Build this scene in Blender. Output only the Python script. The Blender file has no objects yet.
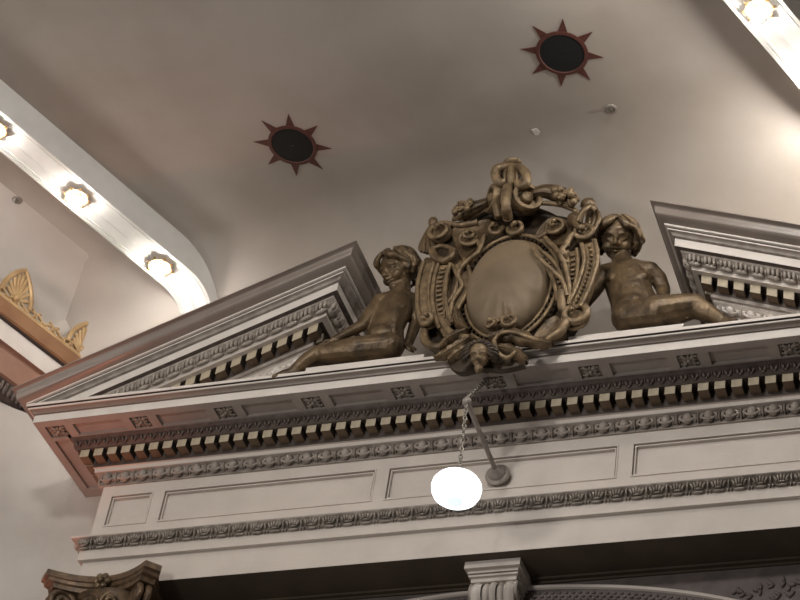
import bpy, bmesh, math, random
from mathutils import Vector, Matrix
random.seed(7)
sc = bpy.context.scene
COL = sc.collection
PI = math.pi

# ------------------------------------------------------------------ camera
CAM_R = Vector((0.93901, 0.31811, 0.13061))
CAM_D = Vector((-0.11971, 0.65845, -0.74305))
CAM_F = Vector((-0.32237, 0.6821, 0.65637))
CAM_C = Vector((4.00077, -10.2, 1.5))
FPX = 2100.0
cam = bpy.data.cameras.new('camera'); cam_ob = bpy.data.objects.new('camera', cam); COL.objects.link(cam_ob)
cam.sensor_width = 36.0; cam.lens = FPX / 800 * 36
m = Matrix((( CAM_R.x, -CAM_D.x, -CAM_F.x, CAM_C.x), (CAM_R.y, -CAM_D.y, -CAM_F.y, CAM_C.y), (CAM_R.z, -CAM_D.z, -CAM_F.z, CAM_C.z), (0, 0, 0, 1)))
cam_ob.matrix_world = m
cam.clip_end = 200
sc.camera = cam_ob

# ------------------------------------------------------------------ world, lights, exposure
sc.view_settings.view_transform = 'Standard'; sc.view_settings.look = 'None'
sc.view_settings.gamma = 1.0; sc.view_settings.use_curve_mapping = False
sc.view_settings.exposure = 0.45
w = bpy.data.worlds.new('hall_ambience'); sc.world = w; w.use_nodes = True
bg = w.node_tree.nodes['Background']; bg.inputs[0].default_value = (1.0, 0.92, 0.85, 1); bg.inputs[1].default_value = 0.05

def area(name, loc, target, size, power, color):
    l = bpy.data.lights.new(name, 'AREA'); l.shape = 'DISK'; l.size = size; l.energy = power; l.color = color
    o = bpy.data.objects.new(name, l); COL.objects.link(o); o.location = loc
    o.rotation_euler = (Vector(target) - Vector(loc)).to_track_quat('-Z', 'Y').to_euler()
    return o
area('hall_light', (-0.5, -9.5, 11.95), (0.2, 0, 9.6), 1.0, 205, (1.0, 0.965, 0.92))
area('lower_left_fill', (-2.6, -8.0, 7.0), (-2.4, 0, 10.0), 1.2, 115, (1.0, 0.96, 0.91))  # unseen fill lamp, added to brighten the lower left wall and soffits
def spot(name, loc, target, power, color, angle, blend=0.6, r=0.15):
    l = bpy.data.lights.new(name, 'SPOT'); l.energy = power; l.color = color; l.spot_size = math.radians(angle); l.spot_blend = blend; l.shadow_soft_size = r
    o = bpy.data.objects.new(name, l); COL.objects.link(o); o.location = loc
    o.rotation_euler = (Vector(target) - Vector(loc)).to_track_quat('-Z', 'Y').to_euler()
spot('left_wall_fill', (-4.3, -3.0, 10.7), (-3.6, 0.3, 11.7), 75, (1.0, 0.98, 0.96), 60, 0.9)  # added fill spot with no fixture, lifts the left wall
spot('red_side_light', (-3.35, -0.42, 8.25), (-3.0, -0.36, 10.1), 40, (1.0, 0.27, 0.13), 62, 1.0)

# ------------------------------------------------------------------ materials
def mat(name, col, col2=None, rough=0.6, metal=0.0, scale=6.0, bump=0.0, bscale=40.0, lo=0.35, hi=0.65, emit=None, estr=0.0, spec=0.4):
    M = bpy.data.materials.new(name); M.use_nodes = True
    nt = M.node_tree; b = nt.nodes['Principled BSDF']
    b.inputs['Roughness'].default_value = rough; b.inputs['Metallic'].default_value = metal
    b.inputs['Specular IOR Level'].default_value = spec
    tc = nt.nodes.new('ShaderNodeTexCoord')
    nz = nt.nodes.new('ShaderNodeTexNoise'); nz.inputs['Scale'].default_value = scale; nz.inputs['Detail'].default_value = 6
    nt.links.new(tc.outputs['Object'], nz.inputs['Vector'])
    cr = nt.nodes.new('ShaderNodeValToRGB')
    cr.color_ramp.elements[0].position = lo; cr.color_ramp.elements[1].position = hi
    cr.color_ramp.elements[0].color = (*(col2 or [c*0.88 for c in col]), 1); cr.color_ramp.elements[1].color = (*col, 1)
    nt.links.new(nz.outputs['Fac'], cr.inputs['Fac']); nt.links.new(cr.outputs['Color'], b.inputs['Base Color'])
    if bump:
        n2 = nt.nodes.new('ShaderNodeTexNoise'); n2.inputs['Scale'].default_value = bscale; n2.inputs['Detail'].default_value = 5
        nt.links.new(tc.outputs['Object'], n2.inputs['Vector'])
        bp = nt.nodes.new('ShaderNodeBump'); bp.inputs['Strength'].default_value = bump; bp.inputs['Distance'].default_value = 0.02
        nt.links.new(n2.outputs['Fac'], bp.inputs['Height']); nt.links.new(bp.outputs['Normal'], b.inputs['Normal'])
    if emit:
        b.inputs['Emission Color'].default_value = (*emit, 1); b.inputs['Emission Strength'].default_value = estr
    return M
PLASTER = mat('aged_plaster', (0.46, 0.41, 0.365), (0.355, 0.305, 0.26), rough=0.85, scale=0.8, bump=0.12, bscale=9)
WALLP = mat('wall_plaster', (0.58, 0.535, 0.49), (0.50, 0.455, 0.415), rough=0.85, scale=1.8, bump=0.12, bscale=12)
CREAM = mat('cream_paint', (0.60, 0.535, 0.48), (0.54, 0.48, 0.43), rough=0.55, scale=3.5, bump=0.08, bscale=25)
WHITE = mat('white_trim_paint', (0.72, 0.665, 0.61), (0.66, 0.60, 0.55), rough=0.5, scale=5)
TAUPE = mat('taupe_paint', (0.255, 0.212, 0.182), (0.215, 0.176, 0.15), rough=0.34, scale=4, bump=0.05, spec=0.5)
MOULD = mat('moulding_paint', (0.38, 0.33, 0.29), (0.25, 0.212, 0.185), rough=0.5, scale=14, bump=0.1)
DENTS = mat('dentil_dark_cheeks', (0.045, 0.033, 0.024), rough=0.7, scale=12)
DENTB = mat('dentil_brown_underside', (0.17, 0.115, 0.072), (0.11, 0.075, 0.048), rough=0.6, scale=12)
SCALP = mat('scallop_moulding_paint', (0.44, 0.385, 0.335), (0.30, 0.255, 0.22), rough=0.5, scale=16, bump=0.08)
LEAFP = mat('leaf_moulding_paint', (0.38, 0.33, 0.285), (0.19, 0.162, 0.138), rough=0.5, scale=20, bump=0.1)
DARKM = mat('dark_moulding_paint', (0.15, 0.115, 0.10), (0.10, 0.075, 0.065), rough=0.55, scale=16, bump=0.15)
SOFF = mat('soffit_paint', (0.40, 0.345, 0.315), (0.33, 0.285, 0.26), rough=0.6, scale=4)
DENT = mat('dentil_cream', (0.50, 0.425, 0.31), (0.36, 0.30, 0.21), rough=0.55, scale=12)
GROOVE = mat('dark_groove_tone', (0.075, 0.055, 0.045), rough=0.7, scale=10)
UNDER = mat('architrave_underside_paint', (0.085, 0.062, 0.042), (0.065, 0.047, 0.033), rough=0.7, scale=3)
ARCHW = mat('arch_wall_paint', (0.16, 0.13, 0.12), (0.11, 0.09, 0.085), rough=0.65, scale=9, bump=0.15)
BRONZE = mat('old_gold_paint', (0.20, 0.134, 0.070), (0.055, 0.037, 0.022), rough=0.40, metal=0.4, scale=9, bump=0.35, bscale=26, lo=0.3, hi=0.7, spec=0.5)
BRONZE_L = mat('light_gold_paint', (0.31, 0.218, 0.122), (0.10, 0.068, 0.038), rough=0.47, metal=0.35, scale=18, bump=0.3, lo=0.3, hi=0.7, spec=0.5)
BRONZE_D = mat('dark_gold_tone', (0.060, 0.040, 0.023), (0.03, 0.02, 0.013), rough=0.45, metal=0.25, scale=14, bump=0.2)  # dark copy of the gold; carries shade on the plate and hood
BOSS = mat('worn_gold_boss', (0.24, 0.178, 0.112), (0.145, 0.105, 0.066), rough=0.58, metal=0.15, scale=3.0, bump=0.2, bscale=9, lo=0.3, hi=0.7)
HAIRM = mat('hair_gold_paint', (0.24, 0.165, 0.09), (0.06, 0.042, 0.025), rough=0.4, metal=0.3, scale=22, bump=0.2)
GILT = mat('gilded_plaster', (0.52, 0.36, 0.19), (0.36, 0.23, 0.11), rough=0.4, metal=0.25, scale=10)
ORANGE = mat('orange_ochre_paint', (0.27, 0.135, 0.062), (0.22, 0.105, 0.048), rough=0.55, scale=6)
PINK = mat('pink_terracotta_paint', (0.34, 0.185, 0.13), (0.29, 0.155, 0.11), rough=0.55, scale=5)
RIBW = mat('white_rib_paint', (0.74, 0.72, 0.69), (0.68, 0.66, 0.62), rough=0.5, scale=5)
STARRED = mat('star_red_paint', (0.105, 0.036, 0.026), (0.085, 0.03, 0.022), rough=0.6, scale=12)
GRILLE = mat('black_mesh', (0.004, 0.004, 0.004), (0.010, 0.011, 0.010), rough=0.8, scale=160)
GREYM = mat('grey_painted_metal', (0.33, 0.29, 0.26), (0.27, 0.235, 0.21), rough=0.45, metal=0.2, scale=14)
CHAINM = mat('steel_chain', (0.36, 0.33, 0.29), (0.22, 0.20, 0.17), rough=0.4, metal=0.7, scale=30)
GLOBE = mat('lit_opal_glass', (0.9, 0.92, 0.95), rough=0.2, emit=(0.90, 0.94, 1.0), estr=1.5)
GLOBEF = mat('opal_glass_foot', (0.6, 0.7, 0.8), rough=0.2, emit=(0.80, 0.89, 0.97), estr=0.72)
BULB = mat('lit_bulb_glass', (1, 0.97, 0.9), rough=0.3, emit=(1.0, 0.96, 0.90), estr=80)
CAPM = mat('capital_dark_gold', (0.16, 0.10, 0.055), (0.07, 0.045, 0.028), rough=0.42, metal=0.3, scale=18, bump=0.2)

# ------------------------------------------------------------------ helpers
ORG = {}
def smooth_shade(me, ang=40):
    me.shade_smooth(); me.set_sharp_from_angle(angle=math.radians(ang))
class MB:
    def __init__(s): s.v = []; s.f = []
    def add(s, vs, fs):
        n = len(s.v); s.v += [Vector(p) for p in vs]; s.f += [tuple(i + n for i in f) for f in fs]; return s
    def box(s, x0, x1, y0, y1, z0, z1):
        p = [(x, y, z) for x in (x0, x1) for y in (y0, y1) for z in (z0, z1)]
        return s.add(p, [(0, 1, 3, 2), (4, 6, 7, 5), (0, 4, 5, 1), (2, 3, 7, 6), (0, 2, 6, 4), (1, 5, 7, 3)])
    def ell(s, c, r, n=10, k=6, M=None):
        c = Vector(c); r = (r, r, r) if not hasattr(r, '__len__') else r
        vs = [Vector((0, 0, r[2]))]; fs = []
        for i in range(1, k):
            t = PI * i / k
            for j in range(n):
                a = 2 * PI * j / n
                vs.append(Vector((r[0] * math.sin(t) * math.cos(a), r[1] * math.sin(t) * math.sin(a), r[2] * math.cos(t))))
        vs.append(Vector((0, 0, -r[2]))); L = len(vs) - 1
        for j in range(n): fs.append((0, 1 + j, 1 + (j + 1) % n)); fs.append((L, L - n + (j + 1) % n, L - n + j))
        for i in range(k - 2):
            for j in range(n):
                a = 1 + i * n + j; b = 1 + i * n + (j + 1) % n
                fs.append((a, a + n, b + n, b))
        if M is not None: vs = [M @ p for p in vs]
        return s.add([p + c for p in vs], fs)
    def tube(s, pts, r, n=8, closed=False, cap=True, flat=None, up=None):
        """round (or, with flat, elliptical) tube along pts; flat scales the section along `up`"""
        pts = [Vector(p) for p in pts]; N = len(pts); n = max(n, 10)
        rs = r if hasattr(r, '__len__') else [r] * N
        T = []
        for i in range(N):
            a = pts[(i - 1) % N] if (closed or i > 0) else pts[i]; b = pts[(i + 1) % N] if (closed or i < N - 1) else pts[i]
            d = b - a; T.append(d.normalized() if d.length > 1e-9 else Vector((0, 0, 1)))
        ref = Vector(up) if up is not None else None
        u = T[0].orthogonal().normalized(); vs = []
        for i in range(N):
            t = T[i]
            if ref is not None:
                u = ref - t * ref.dot(t); u = u.normalized() if u.length > 1e-6 else t.orthogonal().normalized()
            else:
                u = u - t * u.dot(t); u = u.normalized() if u.length > 1e-6 else t.orthogonal().normalized()
            w_ = t.cross(u)
            for j in range(n):
                a = 2 * PI * j / n
                vs.append(pts[i] + (u * math.cos(a) * (flat or 1.0) + w_ * math.sin(a)) * rs[i])
        fs = []
        for i in range(N if closed else N - 1):
            for j in range(n):
                i2 = (i + 1) % N
                fs.append((i * n + j, i * n + (j + 1) % n, i2 * n + (j + 1) % n, i2 * n + j))
        if cap and not closed:
            fs.append(tuple(range(n))[::-1]); fs.append(tuple((N - 1) * n + j for j in range(n)))
        return s.add(vs, fs)
    def lathe(s, prof, n=24, c=(0, 0, 0), M=None):
        c = Vector(c); vs = []; fs = []; K = len(prof)
        for r, z in prof:
            for j in range(n):
                a = 2 * PI * j / n; p = Vector((r * math.cos(a), r * math.sin(a), z)); vs.append((M @ p if M is not None else p) + c)
        for i in range(K - 1):
            for j in range(n): fs.append((i * n + j, i * n + (j + 1) % n, (i + 1) * n + (j + 1) % n, (i + 1) * n + j))
        fs.append(tuple(range(n))[::-1]); fs.append(tuple((K - 1) * n + j for j in range(n)))
        return s.add(vs, fs)
    def strip(s, rows, close=False):
        """rows of equal length -> quad grid"""
        n = len(rows[0]); vs = [p for r in rows for p in r]; fs = []
        for i in range(len(rows) - 1):
            for j in range(n if close else n - 1):
                fs.append((i * n + j, i * n + (j + 1) % n, (i + 1) * n + (j + 1) % n, (i + 1) * n + j))
        return s.add(vs, fs)
    def prism(s, poly, off):
        """closed polygon extruded by the vector off"""
        off = Vector(off); n = len(poly); vs = [Vector(p) for p in poly] + [Vector(p) + off for p in poly]
        return s.add(vs, [tuple(range(n))[::-1], tuple(range(n, 2 * n))] + [(i, (i + 1) % n, n + (i + 1) % n, n + i) for i in range(n)])
    def mesh(s, name, org=Vector((0, 0, 0)), ang=40, recalc=True):
        me = bpy.data.meshes.new(name); me.from_pydata([tuple(p - org) for p in s.v], [], s.f); me.validate()
        if recalc:
            bm = bmesh.new(); bm.from_mesh(me); bmesh.ops.recalc_face_normals(bm, faces=bm.faces); bm.to_mesh(me); bm.free()
        smooth_shade(me, ang); return me
    def build(s, name, material, parent=None, ang=40, loc=None):
        org = ORG.get(parent, Vector((0, 0, 0))) if parent else Vector((0, 0, 0))
        base = Vector(loc) if loc is not None else (org if parent else Vector((0, 0, 0)))
        me = s.mesh(name, base, ang); me.materials.append(material)
        o = bpy.data.objects.new(name, me); COL.objects.link(o)
        if parent: o.parent = parent; o.location = base - org
        else: o.location = base
        ORG[o] = base.copy()
        return o
def thing(name, loc, label, cat, group=None):
    o = bpy.data.objects.new(name, None); COL.objects.link(o); o.location = loc; o.empty_display_size = 0.1
    ORG[o] = Vector(loc); tag(o, label, cat, group); return o
def tag(o, label, cat, group=None):
    o['label'] = label; o['category'] = cat
    if group: o['group'] = group
    return o
def structure(o): o['kind'] = 'structure'; return o

def at(px, py, Y):
    """point of the photograph's sight line px,py on the vertical plane y = Y"""
    d = CAM_R * ((px - 400) / FPX) + CAM_D * ((py - 300) / FPX) + CAM_F
    return CAM_C + d * ((Y - CAM_C.y) / d.y)
def atz(px, py, Z):
    d = CAM_R * ((px - 400) / FPX) + CAM_D * ((py - 300) / FPX) + CAM_F
    return CAM_C + d * ((Z - CAM_C.z) / d.z)
def crom(P, k=6, closed=False):
    P = [Vector(p) for p in P]; n = len(P); out = []
    for i in range(n if closed else n - 1):
        if closed: a, b, c, d = P[(i - 1) % n], P[i], P[(i + 1) % n], P[(i + 2) % n]
        else: a, b, c, d = P[max(i - 1, 0)], P[i], P[i + 1], P[min(i + 2, n - 1)]
        for j in range(k):
            t = j / k
            out.append(0.5 * ((2 * b) + (c - a) * t + (2 * a - 5 * b + 4 * c - d) * t * t + (3 * b - a - 3 * c + d) * t ** 3))
    if not closed: out.append(P[-1])
    return out
def remesh(mb, name, material, parent, voxel=0.012, smooth=6, fac=0.5, edit=None):
    org = ORG[parent]; me = mb.mesh(name, org, 180); o = bpy.data.objects.new(name, me); COL.objects.link(o)
    r = o.modifiers.new('r', 'REMESH'); r.mode = 'VOXEL'; r.voxel_size = voxel; r.use_smooth_shade = True
    if smooth:
        sm = o.modifiers.new('s', 'SMOOTH'); sm.iterations = smooth; sm.factor = fac
    dg = bpy.context.evaluated_depsgraph_get(); dg.update()
    new = bpy.data.meshes.new_from_object(o.evaluated_get(dg)); o.modifiers.clear(); o.data = new; new.name = name
    bpy.data.meshes.remove(me)
    if edit:
        for v in new.vertices: v.co = edit(v.co + org) - org
    new.materials.clear(); new.materials.append(material); new.shade_smooth()
    o.parent = parent; o.location = (0, 0, 0); ORG[o] = org.copy()
    return o
def brown_sides(o):              # dentil faces stay cream, cheeks near-black, undersides brown
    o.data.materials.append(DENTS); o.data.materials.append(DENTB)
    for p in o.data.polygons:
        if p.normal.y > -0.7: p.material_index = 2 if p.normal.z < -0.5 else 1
def dup(o, delta, parent=None):
    c = o.copy(); COL.objects.link(c); c.location = o.location + Vector(delta); ORG[c] = ORG[o] + Vector(delta)
    return c

# ------------------------------------------------------------------ the setting
D1 = Vector((0.36125, 0.93247, 0)); N1 = Vector((0.93247, -0.36125, 0))      # direction of the ceiling beams and across them
WY = 0.45; CZ = 12.25; CR = 0.45
mb = MB(); mb.box(-4.2, 6.0, WY, WY + 0.2, 5.0, CZ - 1.4); structure(mb.build('wall_back', WALLP))
xc = [-4.6 + 0.4 * i for i in range(27)]
rad = lambda x: max(0.45, min(1.35, 0.50 + 0.17 * (x + 2.8)))             # the cove widens towards the right
rows = [[(x, WY, CZ - 1.45) for x in xc]]
for i in range(17):
    a = PI / 2 * i / 16; rows.append([(x, WY - rad(x) * (1 - math.cos(a)), CZ - rad(x) + rad(x) * math.sin(a)) for x in xc])
rows.append([(-9.0 + 15.0 * i / 26, -9.0, CZ) for i in range(27)])
rows.append([(-9.0 + 15.0 * i / 26, -9.0, CZ + 0.15) for i in range(27)]); rows.append([(x, WY + 0.2, CZ + 0.15) for x in xc])
mb = MB(); mb.strip(rows); ceil = structure(mb.build('ceiling', PLASTER, ang=50))
# the left wall, with its own small cove
K = Vector((-3.92, WY, 0))
mb = MB()
for z0, z1 in ((5.0, CZ - 0.5),):
    a = K - D1 * 7; b = K + D1 * 0.05; o_ = -N1 * 0.2
    mb.add([a + Vector((0, 0, z0)), b + Vector((0, 0, z0)), b + Vector((0, 0, z1)), a + Vector((0, 0, z1)),
            a + o_ + Vector((0, 0, z0)), b + o_ + Vector((0, 0, z0)), b + o_ + Vector((0, 0, z1)), a + o_ + Vector((0, 0, z1))],
           [(0, 1, 2, 3), (4, 7, 6, 5), (0, 4, 5, 1), (2, 6, 7, 3), (0, 3, 7, 4), (1, 5, 6, 2)])
rows = []
for i in range(9):
    t = PI / 2 * i / 8; n = 0.5 * (1 - math.cos(t)); z = CZ - 0.5 + 0.5 * math.sin(t)
    rows.append([K + N1 * n - D1 * 7 + Vector((0, 0, z)), K + N1 * n + D1 * 0.05 + Vector((0, 0, z))])
mb.strip(rows)
for r1, r2, z0, z1 in ((0.7, 0.55, 5.0, 10.9), (0.20, 0.16, 10.9, CZ - .02)):       # rounded corner to the back wall
    cor = [(K - D1 * r1).lerp(K, t).lerp(K.lerp(K + Vector((r2, 0, 0)), t), t) + (N1 - Vector((0, 1, 0))) * (.003 * math.sin(PI * t) - .0015) for t in [i / 10 for i in range(11)]]
    mb.strip([[p + Vector((0, 0, z)) for p in cor] for z in (z0, z1)])
structure(mb.build('wall_left', WALLP))

# ceiling beams: moulded section swept along a straight run that turns down the wall
def beam(name, n0, n1, tb, R, zb=12.0):
    w_ = n1 - n0; dep = 0.27
    sec = [(0, dep), (0, 0.012), (0.006, 0.0), (0.030, 0.0), (0.031, 0.016), (0.038, 0.016), (0.039, 0.004), (0.052, 0.004), (0.055, 0.012),
           (w_ * .42 - .016, 0.012), (w_ * .42 - .010, 0.004), (w_ * .42 + .010, 0.004), (w_ * .42 + .016, 0.012),
           (w_ - 0.055, 0.012), (w_ - 0.052, 0.004), (w_ - 0.039, 0.004), (w_ - 0.038, 0.016), (w_ - 0.031, 0.016), (w_ - 0.030, 0.0), (w_ - 0.006, 0.0), (w_, 0.012), (w_, dep)]
    path = [(-9.0, 0.0, 0.0)] + [(tb - 0.3 * k, 0.0, 0.0) for k in (2, 1)]
    for i in range(11):
        a = PI / 2 * i / 10; path.append((tb + R * math.sin(a), -R * (1 - math.cos(a)), a))
    path.append((tb + R, -1.5, PI / 2))
    rows = []
    for t, dz, a in path:
        up = Vector((0, 0, 1)) * math.cos(a) + D1 * math.sin(a)
        rows.append([D1 * t + N1 * (n0 + s) + Vector((0, 0, zb + dz)) + up * h for s, h in sec])
    mb = MB(); mb.strip(rows); return structure(mb.build(name, RIBW, ang=30))
beam('trim_1', -2.83, -2.507, -0.86, 0.30)
beam('trim_2', 2.311, 2.630, 1.02, 0.30)

# ------------------------------------------------------------------ profiles swept along the entablature
XF, XR, XC = -2.822, 3.0, 0.0885
WI = WY - 0.002
def run(mb, prof):
    """horizontal profile (projection, z) round the front and both short ends, mitred"""
    rows = [[(XR + p, WY, z) for p, z in prof], [(XR + p, -p, z) for p, z in prof], [(XF - p, -p, z) for p, z in prof], [(XF - p, WY, z) for p, z in prof]]
    return mb.strip(rows)
ent = thing('entablature', (XC, 0.2, 9.03), 'long cream painted entablature with dentils and egg moulding under the broken pediment', 'entablature')
mb = MB(); run(mb, [(0.0, 9.036), (0.0, 9.24), (0.03, 9.242), (0.03, 9.318)])
mb.build('architrave', CREAM, ent)
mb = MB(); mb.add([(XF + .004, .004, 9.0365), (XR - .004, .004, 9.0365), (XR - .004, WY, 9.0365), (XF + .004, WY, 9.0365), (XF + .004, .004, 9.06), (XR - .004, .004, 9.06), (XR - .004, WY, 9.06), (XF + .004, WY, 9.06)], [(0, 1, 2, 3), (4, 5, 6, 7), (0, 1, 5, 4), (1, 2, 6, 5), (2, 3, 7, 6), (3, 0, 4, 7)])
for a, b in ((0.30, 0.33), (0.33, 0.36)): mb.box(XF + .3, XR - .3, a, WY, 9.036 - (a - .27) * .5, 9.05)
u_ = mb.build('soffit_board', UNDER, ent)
# leaf-and-dart course with bead and reel
mb = MB(); run(mb, [(0.03, 9.318), (0.034, 9.330), (0.040, 9.333), (0.046, 9.352), (0.064, 9.372), (0.084, 9.384), (0.086, 9.392)])
pit = 0.1285
def front_and_left(unit, x0, x1, pitch, p_mid):
    n = int((x1 - x0) / pitch)
    for i in range(n):
        unit(lambda s, p, z, c=x0 + (i + .5) * pitch: Vector((c + s, -p, z)))
    k = int((WY + p_mid) / pitch)
    for i in range(k):
        unit(lambda s, p, z, c=-p_mid + (i + .5) * pitch: Vector((XF - p, c + s, z)))
def frame_ell(mb, f, s, p, z, rs, rp, rz, n=8, k=5, tilt=0.0):
    o = f(s, p, z); ex = (f(s + 1, p, z) - o); ep = (f(s, p + 1, z) - o); ez = (f(s, p, z + 1) - o)
    c, t = math.cos(tilt), math.sin(tilt)
    M = Matrix(((ex.x, ep.x, ez.x), (ex.y, ep.y, ez.y), (ex.z, ep.z, ez.z))) @ Matrix(((c, 0, t), (0, 1, 0), (-t, 0, c)))
    mb.ell(o, (rs, rp, rz), n, k, M)
def leaf_unit(f, mb=mb, pit=pit):
    for k in range(-2, 3):
        frame_ell(mb, f, k * 0.0185, 0.070 - abs(k) * .003, 9.368 - 0.004 * abs(k), 0.0085, 0.018, 0.024, 6, 4, 0.22 * k)
    frame_ell(mb, f, 0, 0.056, 9.345, 0.030, 0.010, 0.008, 8, 4)
    frame_ell(mb, f, pit / 2, 0.066, 9.362, 0.007, 0.020, 0.028, 6, 4)
    frame_ell(mb, f, 0, 0.044, 9.325, 0.040, 0.012, 0.0085, 8, 5)
    for d in (-.010, .010): frame_ell(mb, f, pit / 2 + d, 0.044, 9.325, 0.006, 0.013, 0.010, 6, 4)
front_and_left(leaf_unit, XF - 0.06, XR, pit, 0.06)
mb.build('leaf_moulding', LEAFP, ent, ang=75)
mb = MB(); run(mb, [(0.086, 9.392), (0.089, 9.394), (0.089, 9.403), (0.020, 9.412), (-0.02, 9.412)]); mb.build('architrave_cap', CREAM, ent)
# frieze with its sunk panels
panels = [(-2.742, -2.415), (-2.332, -0.772), (-0.686, 0.881), (0.971, 2.531), (2.614, 2.941)]
PZ0, PZ1 = 9.528, 9.795
mb = MB(); run(mb, [(-0.028, 9.405), (-0.028, 9.885)])
mb.box(XF, XR, 0, 0.03, 9.405, PZ0); mb.box(XF, XR, 0, 0.03, PZ1, 9.885)
xs = [XF] + [v for p in panels for v in p] + [XR]
for i in range(0, len(xs), 2): mb.box(xs[i], xs[i + 1], 0, 0.03, PZ0, PZ1)
mb.box(XF, XF + .03, 0.03, WY, 9.405, 9.885); mb.box(XR - .03, XR, 0.03, WY, 9.405, 9.885)
mb.build('frieze', CREAM, ent, ang=20)
for a, b in panels:
    mb = MB()
    for k, (ins, d, t) in enumerate(((0.0, -0.007, 0.009), (0.017, 0.004, 0.008))):
        x0, x1, z0, z1 = a + ins, b - ins, PZ0 + ins, PZ1 - ins
        yy = d; y1 = 0.0285
        mb.box(x0, x0 + t, yy, y1, z0, z1); mb.box(x1 - t, x1, yy, y1, z0, z1); mb.box(x0 + t, x1 - t, yy, y1, z0, z0 + t); mb.box(x0 + t, x1 - t, yy, y1, z1 - t, z1)
    mb.build('panel_moulding', CREAM, ent, ang=20)
# egg and dart
mb = MB(); run(mb, [(0.0, 9.878), (0.013, 9.880), (0.013, 9.890), (0.006, 9.893), (0.010, 9.910), (0.018, 9.935), (0.028, 9.954), (0.058, 9.958), (0.062, 9.964)])
pit2 = 0.1372
def egg_unit(f, mb=mb, pit=pit2, z0=9.893, z1=9.960):
    zc = (z0 + z1) / 2 - .001; h = z1 - z0
    frame_ell(mb, f, 0, 0.034, zc, 0.032, 0.034, h * .57, 14, 9)
    pts = [f(0.048 * math.sin(a), 0.046 - 0.016 * (1 - math.cos(a)) * .5, zc + .006 - h * .50 * math.cos(a)) for a in [-2.5 + 5.0 * i / 10 for i in range(11)]]
    mb.tube(pts, 0.0085, 6)
    frame_ell(mb, f, pit / 2, 0.032, zc, 0.0095, 0.034, h * .54, 7, 5)
    for d in (-.017, .017): frame_ell(mb, f, pit / 2 + d * .95, 0.026, zc + .004, 0.0065, 0.026, h * .48, 6, 4)
front_and_left(egg_unit, XF - 0.035, XR, pit2, 0.035)
mb.build('egg_and_dart_moulding', MOULD, ent, ang=75)
mb = MB(); run(mb, [(0.062, 9.964), (0.066, 9.966), (0.066, 9.996), (0.078, 10.000)]); mb.build('dentil_fillet', CREAM, ent)
mb = MB(); run(mb, [(0.078, 10.000), (0.080, 10.003), (0.080, 10.090), (0.178, 10.090), (0.178, 10.097)]); mb.build('dentil_bed', GROOVE, ent)  # near-black bed: shade in the dentil gaps put into the colour
# dentils: one block with a small stepped foot, copied along the bed
mb = MB(); x0 = XF - .080 - .035
mb.box(x0 - 0.034, x0 + 0.034, -0.173, -0.078, 10.029, 10.090)
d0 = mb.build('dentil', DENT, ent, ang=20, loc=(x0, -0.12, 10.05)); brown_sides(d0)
for i in range(1, 58):
    if x0 + i * 0.1071 < XR + 0.12: dup(d0, (i * 0.1071, 0, 0))
for i in range(1, 5): dup(d0, (-0.0, 0.107 * i, 0))
# rough leaf course under the corona
mb = MB(); run(mb, [(0.178, 10.097), (0.184, 10.100), (0.190, 10.117), (0.206, 10.140), (0.226, 10.153), (0.232, 10.176)])
def rough_unit(f, mb=mb):
    for k, dx in enumerate((-.018, .018)):
        frame_ell(mb, f, dx, 0.203, 10.135, 0.011, 0.014, 0.030, 6, 4, 0.35 if k else -0.35)
    frame_ell(mb, f, 0.036, 0.206, 10.142, 0.007, 0.012, 0.022, 5, 4)
    frame_ell(mb, f, 0.0, 0.192, 10.112, 0.014, 0.010, 0.009, 6, 4)
front_and_left(rough_unit, XF - 0.2, XR, 0.072, 0.2)
mb.build('leaf_ornament_band', DARKM, ent, ang=75)
# corona soffit: sunk board, raised rails, coffers with flowers
SZ = 10.17; E43 = 0.428
mb = MB()
mb.box(XF - E43, XR + E43, -E43, -0.20, SZ + .022, SZ + .04); mb.box(XF - E43, XF - .19, -0.2, WY, SZ + .022, SZ + .04); mb.box(XR + .19, XR + E43, -.2, WY, SZ + .022, SZ + .04)
mb.box(XF - E43, XR + E43, -E43, -0.367, SZ, SZ + .03); mb.box(XF - .242, XR + .242, -0.242, -0.215, SZ, SZ + .03)
mb.box(XF - E43, XF - .367, -0.367, WY, SZ, SZ + .03); mb.box(XF - .242, XF - .215, -0.242, WY, SZ, SZ + .03)
mb.box(XR + .367, XR + E43, -0.367, WY, SZ, SZ + .03)
ros = [-3.106 + 0.642 * k for k in range(11)]
for x in ros:
    for s in (-1, 1):
        a = x + s * 0.069; b = x + s * 0.135
        if b < XF - .43 + .05: continue
        mb.box(min(a, b), max(a, b), -0.367, -0.242, SZ, SZ + .03)
mb.box(XF - .367, XF - .242, -0.242, -0.205, SZ, SZ + .03); mb.box(XF - .367, XF - .242, 0.36, WY, SZ, SZ + .03)
mb.build('corona_soffit', SOFF, ent, ang=20)
mb = MB(); c = Vector((ros[0], -0.3045, SZ + .008))
for j in range(4):
    a = PI / 4 + j * PI / 2; M = Matrix.Rotation(a, 3, 'Z')
    mb.ell(c + M @ Vector((0.038, 0, 0)), (0.028, 0.015, 0.010), 8, 4, M)
    M2 = Matrix.Rotation(j * PI / 2, 3, 'Z'); mb.ell(c + M2 @ Vector((0.030, 0, 0.002)), (0.020, 0.010, 0.010), 8, 4, M2)
    mb.ell(c + M @ Vector((0.060, 0.012, 0)), (0.009, 0.009, 0.008), 6, 4); mb.ell(c + M @ Vector((0.060, -0.012, 0)), (0.009, 0.009, 0.008), 6, 4)
mb.ell(c + Vector((0, 0, -.006)), (0.014, 0.014, 0.014), 8, 5)
mb.box(c.x - .069, c.x + .069, -.367, -.242, SZ + .019, SZ + .0215)
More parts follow.
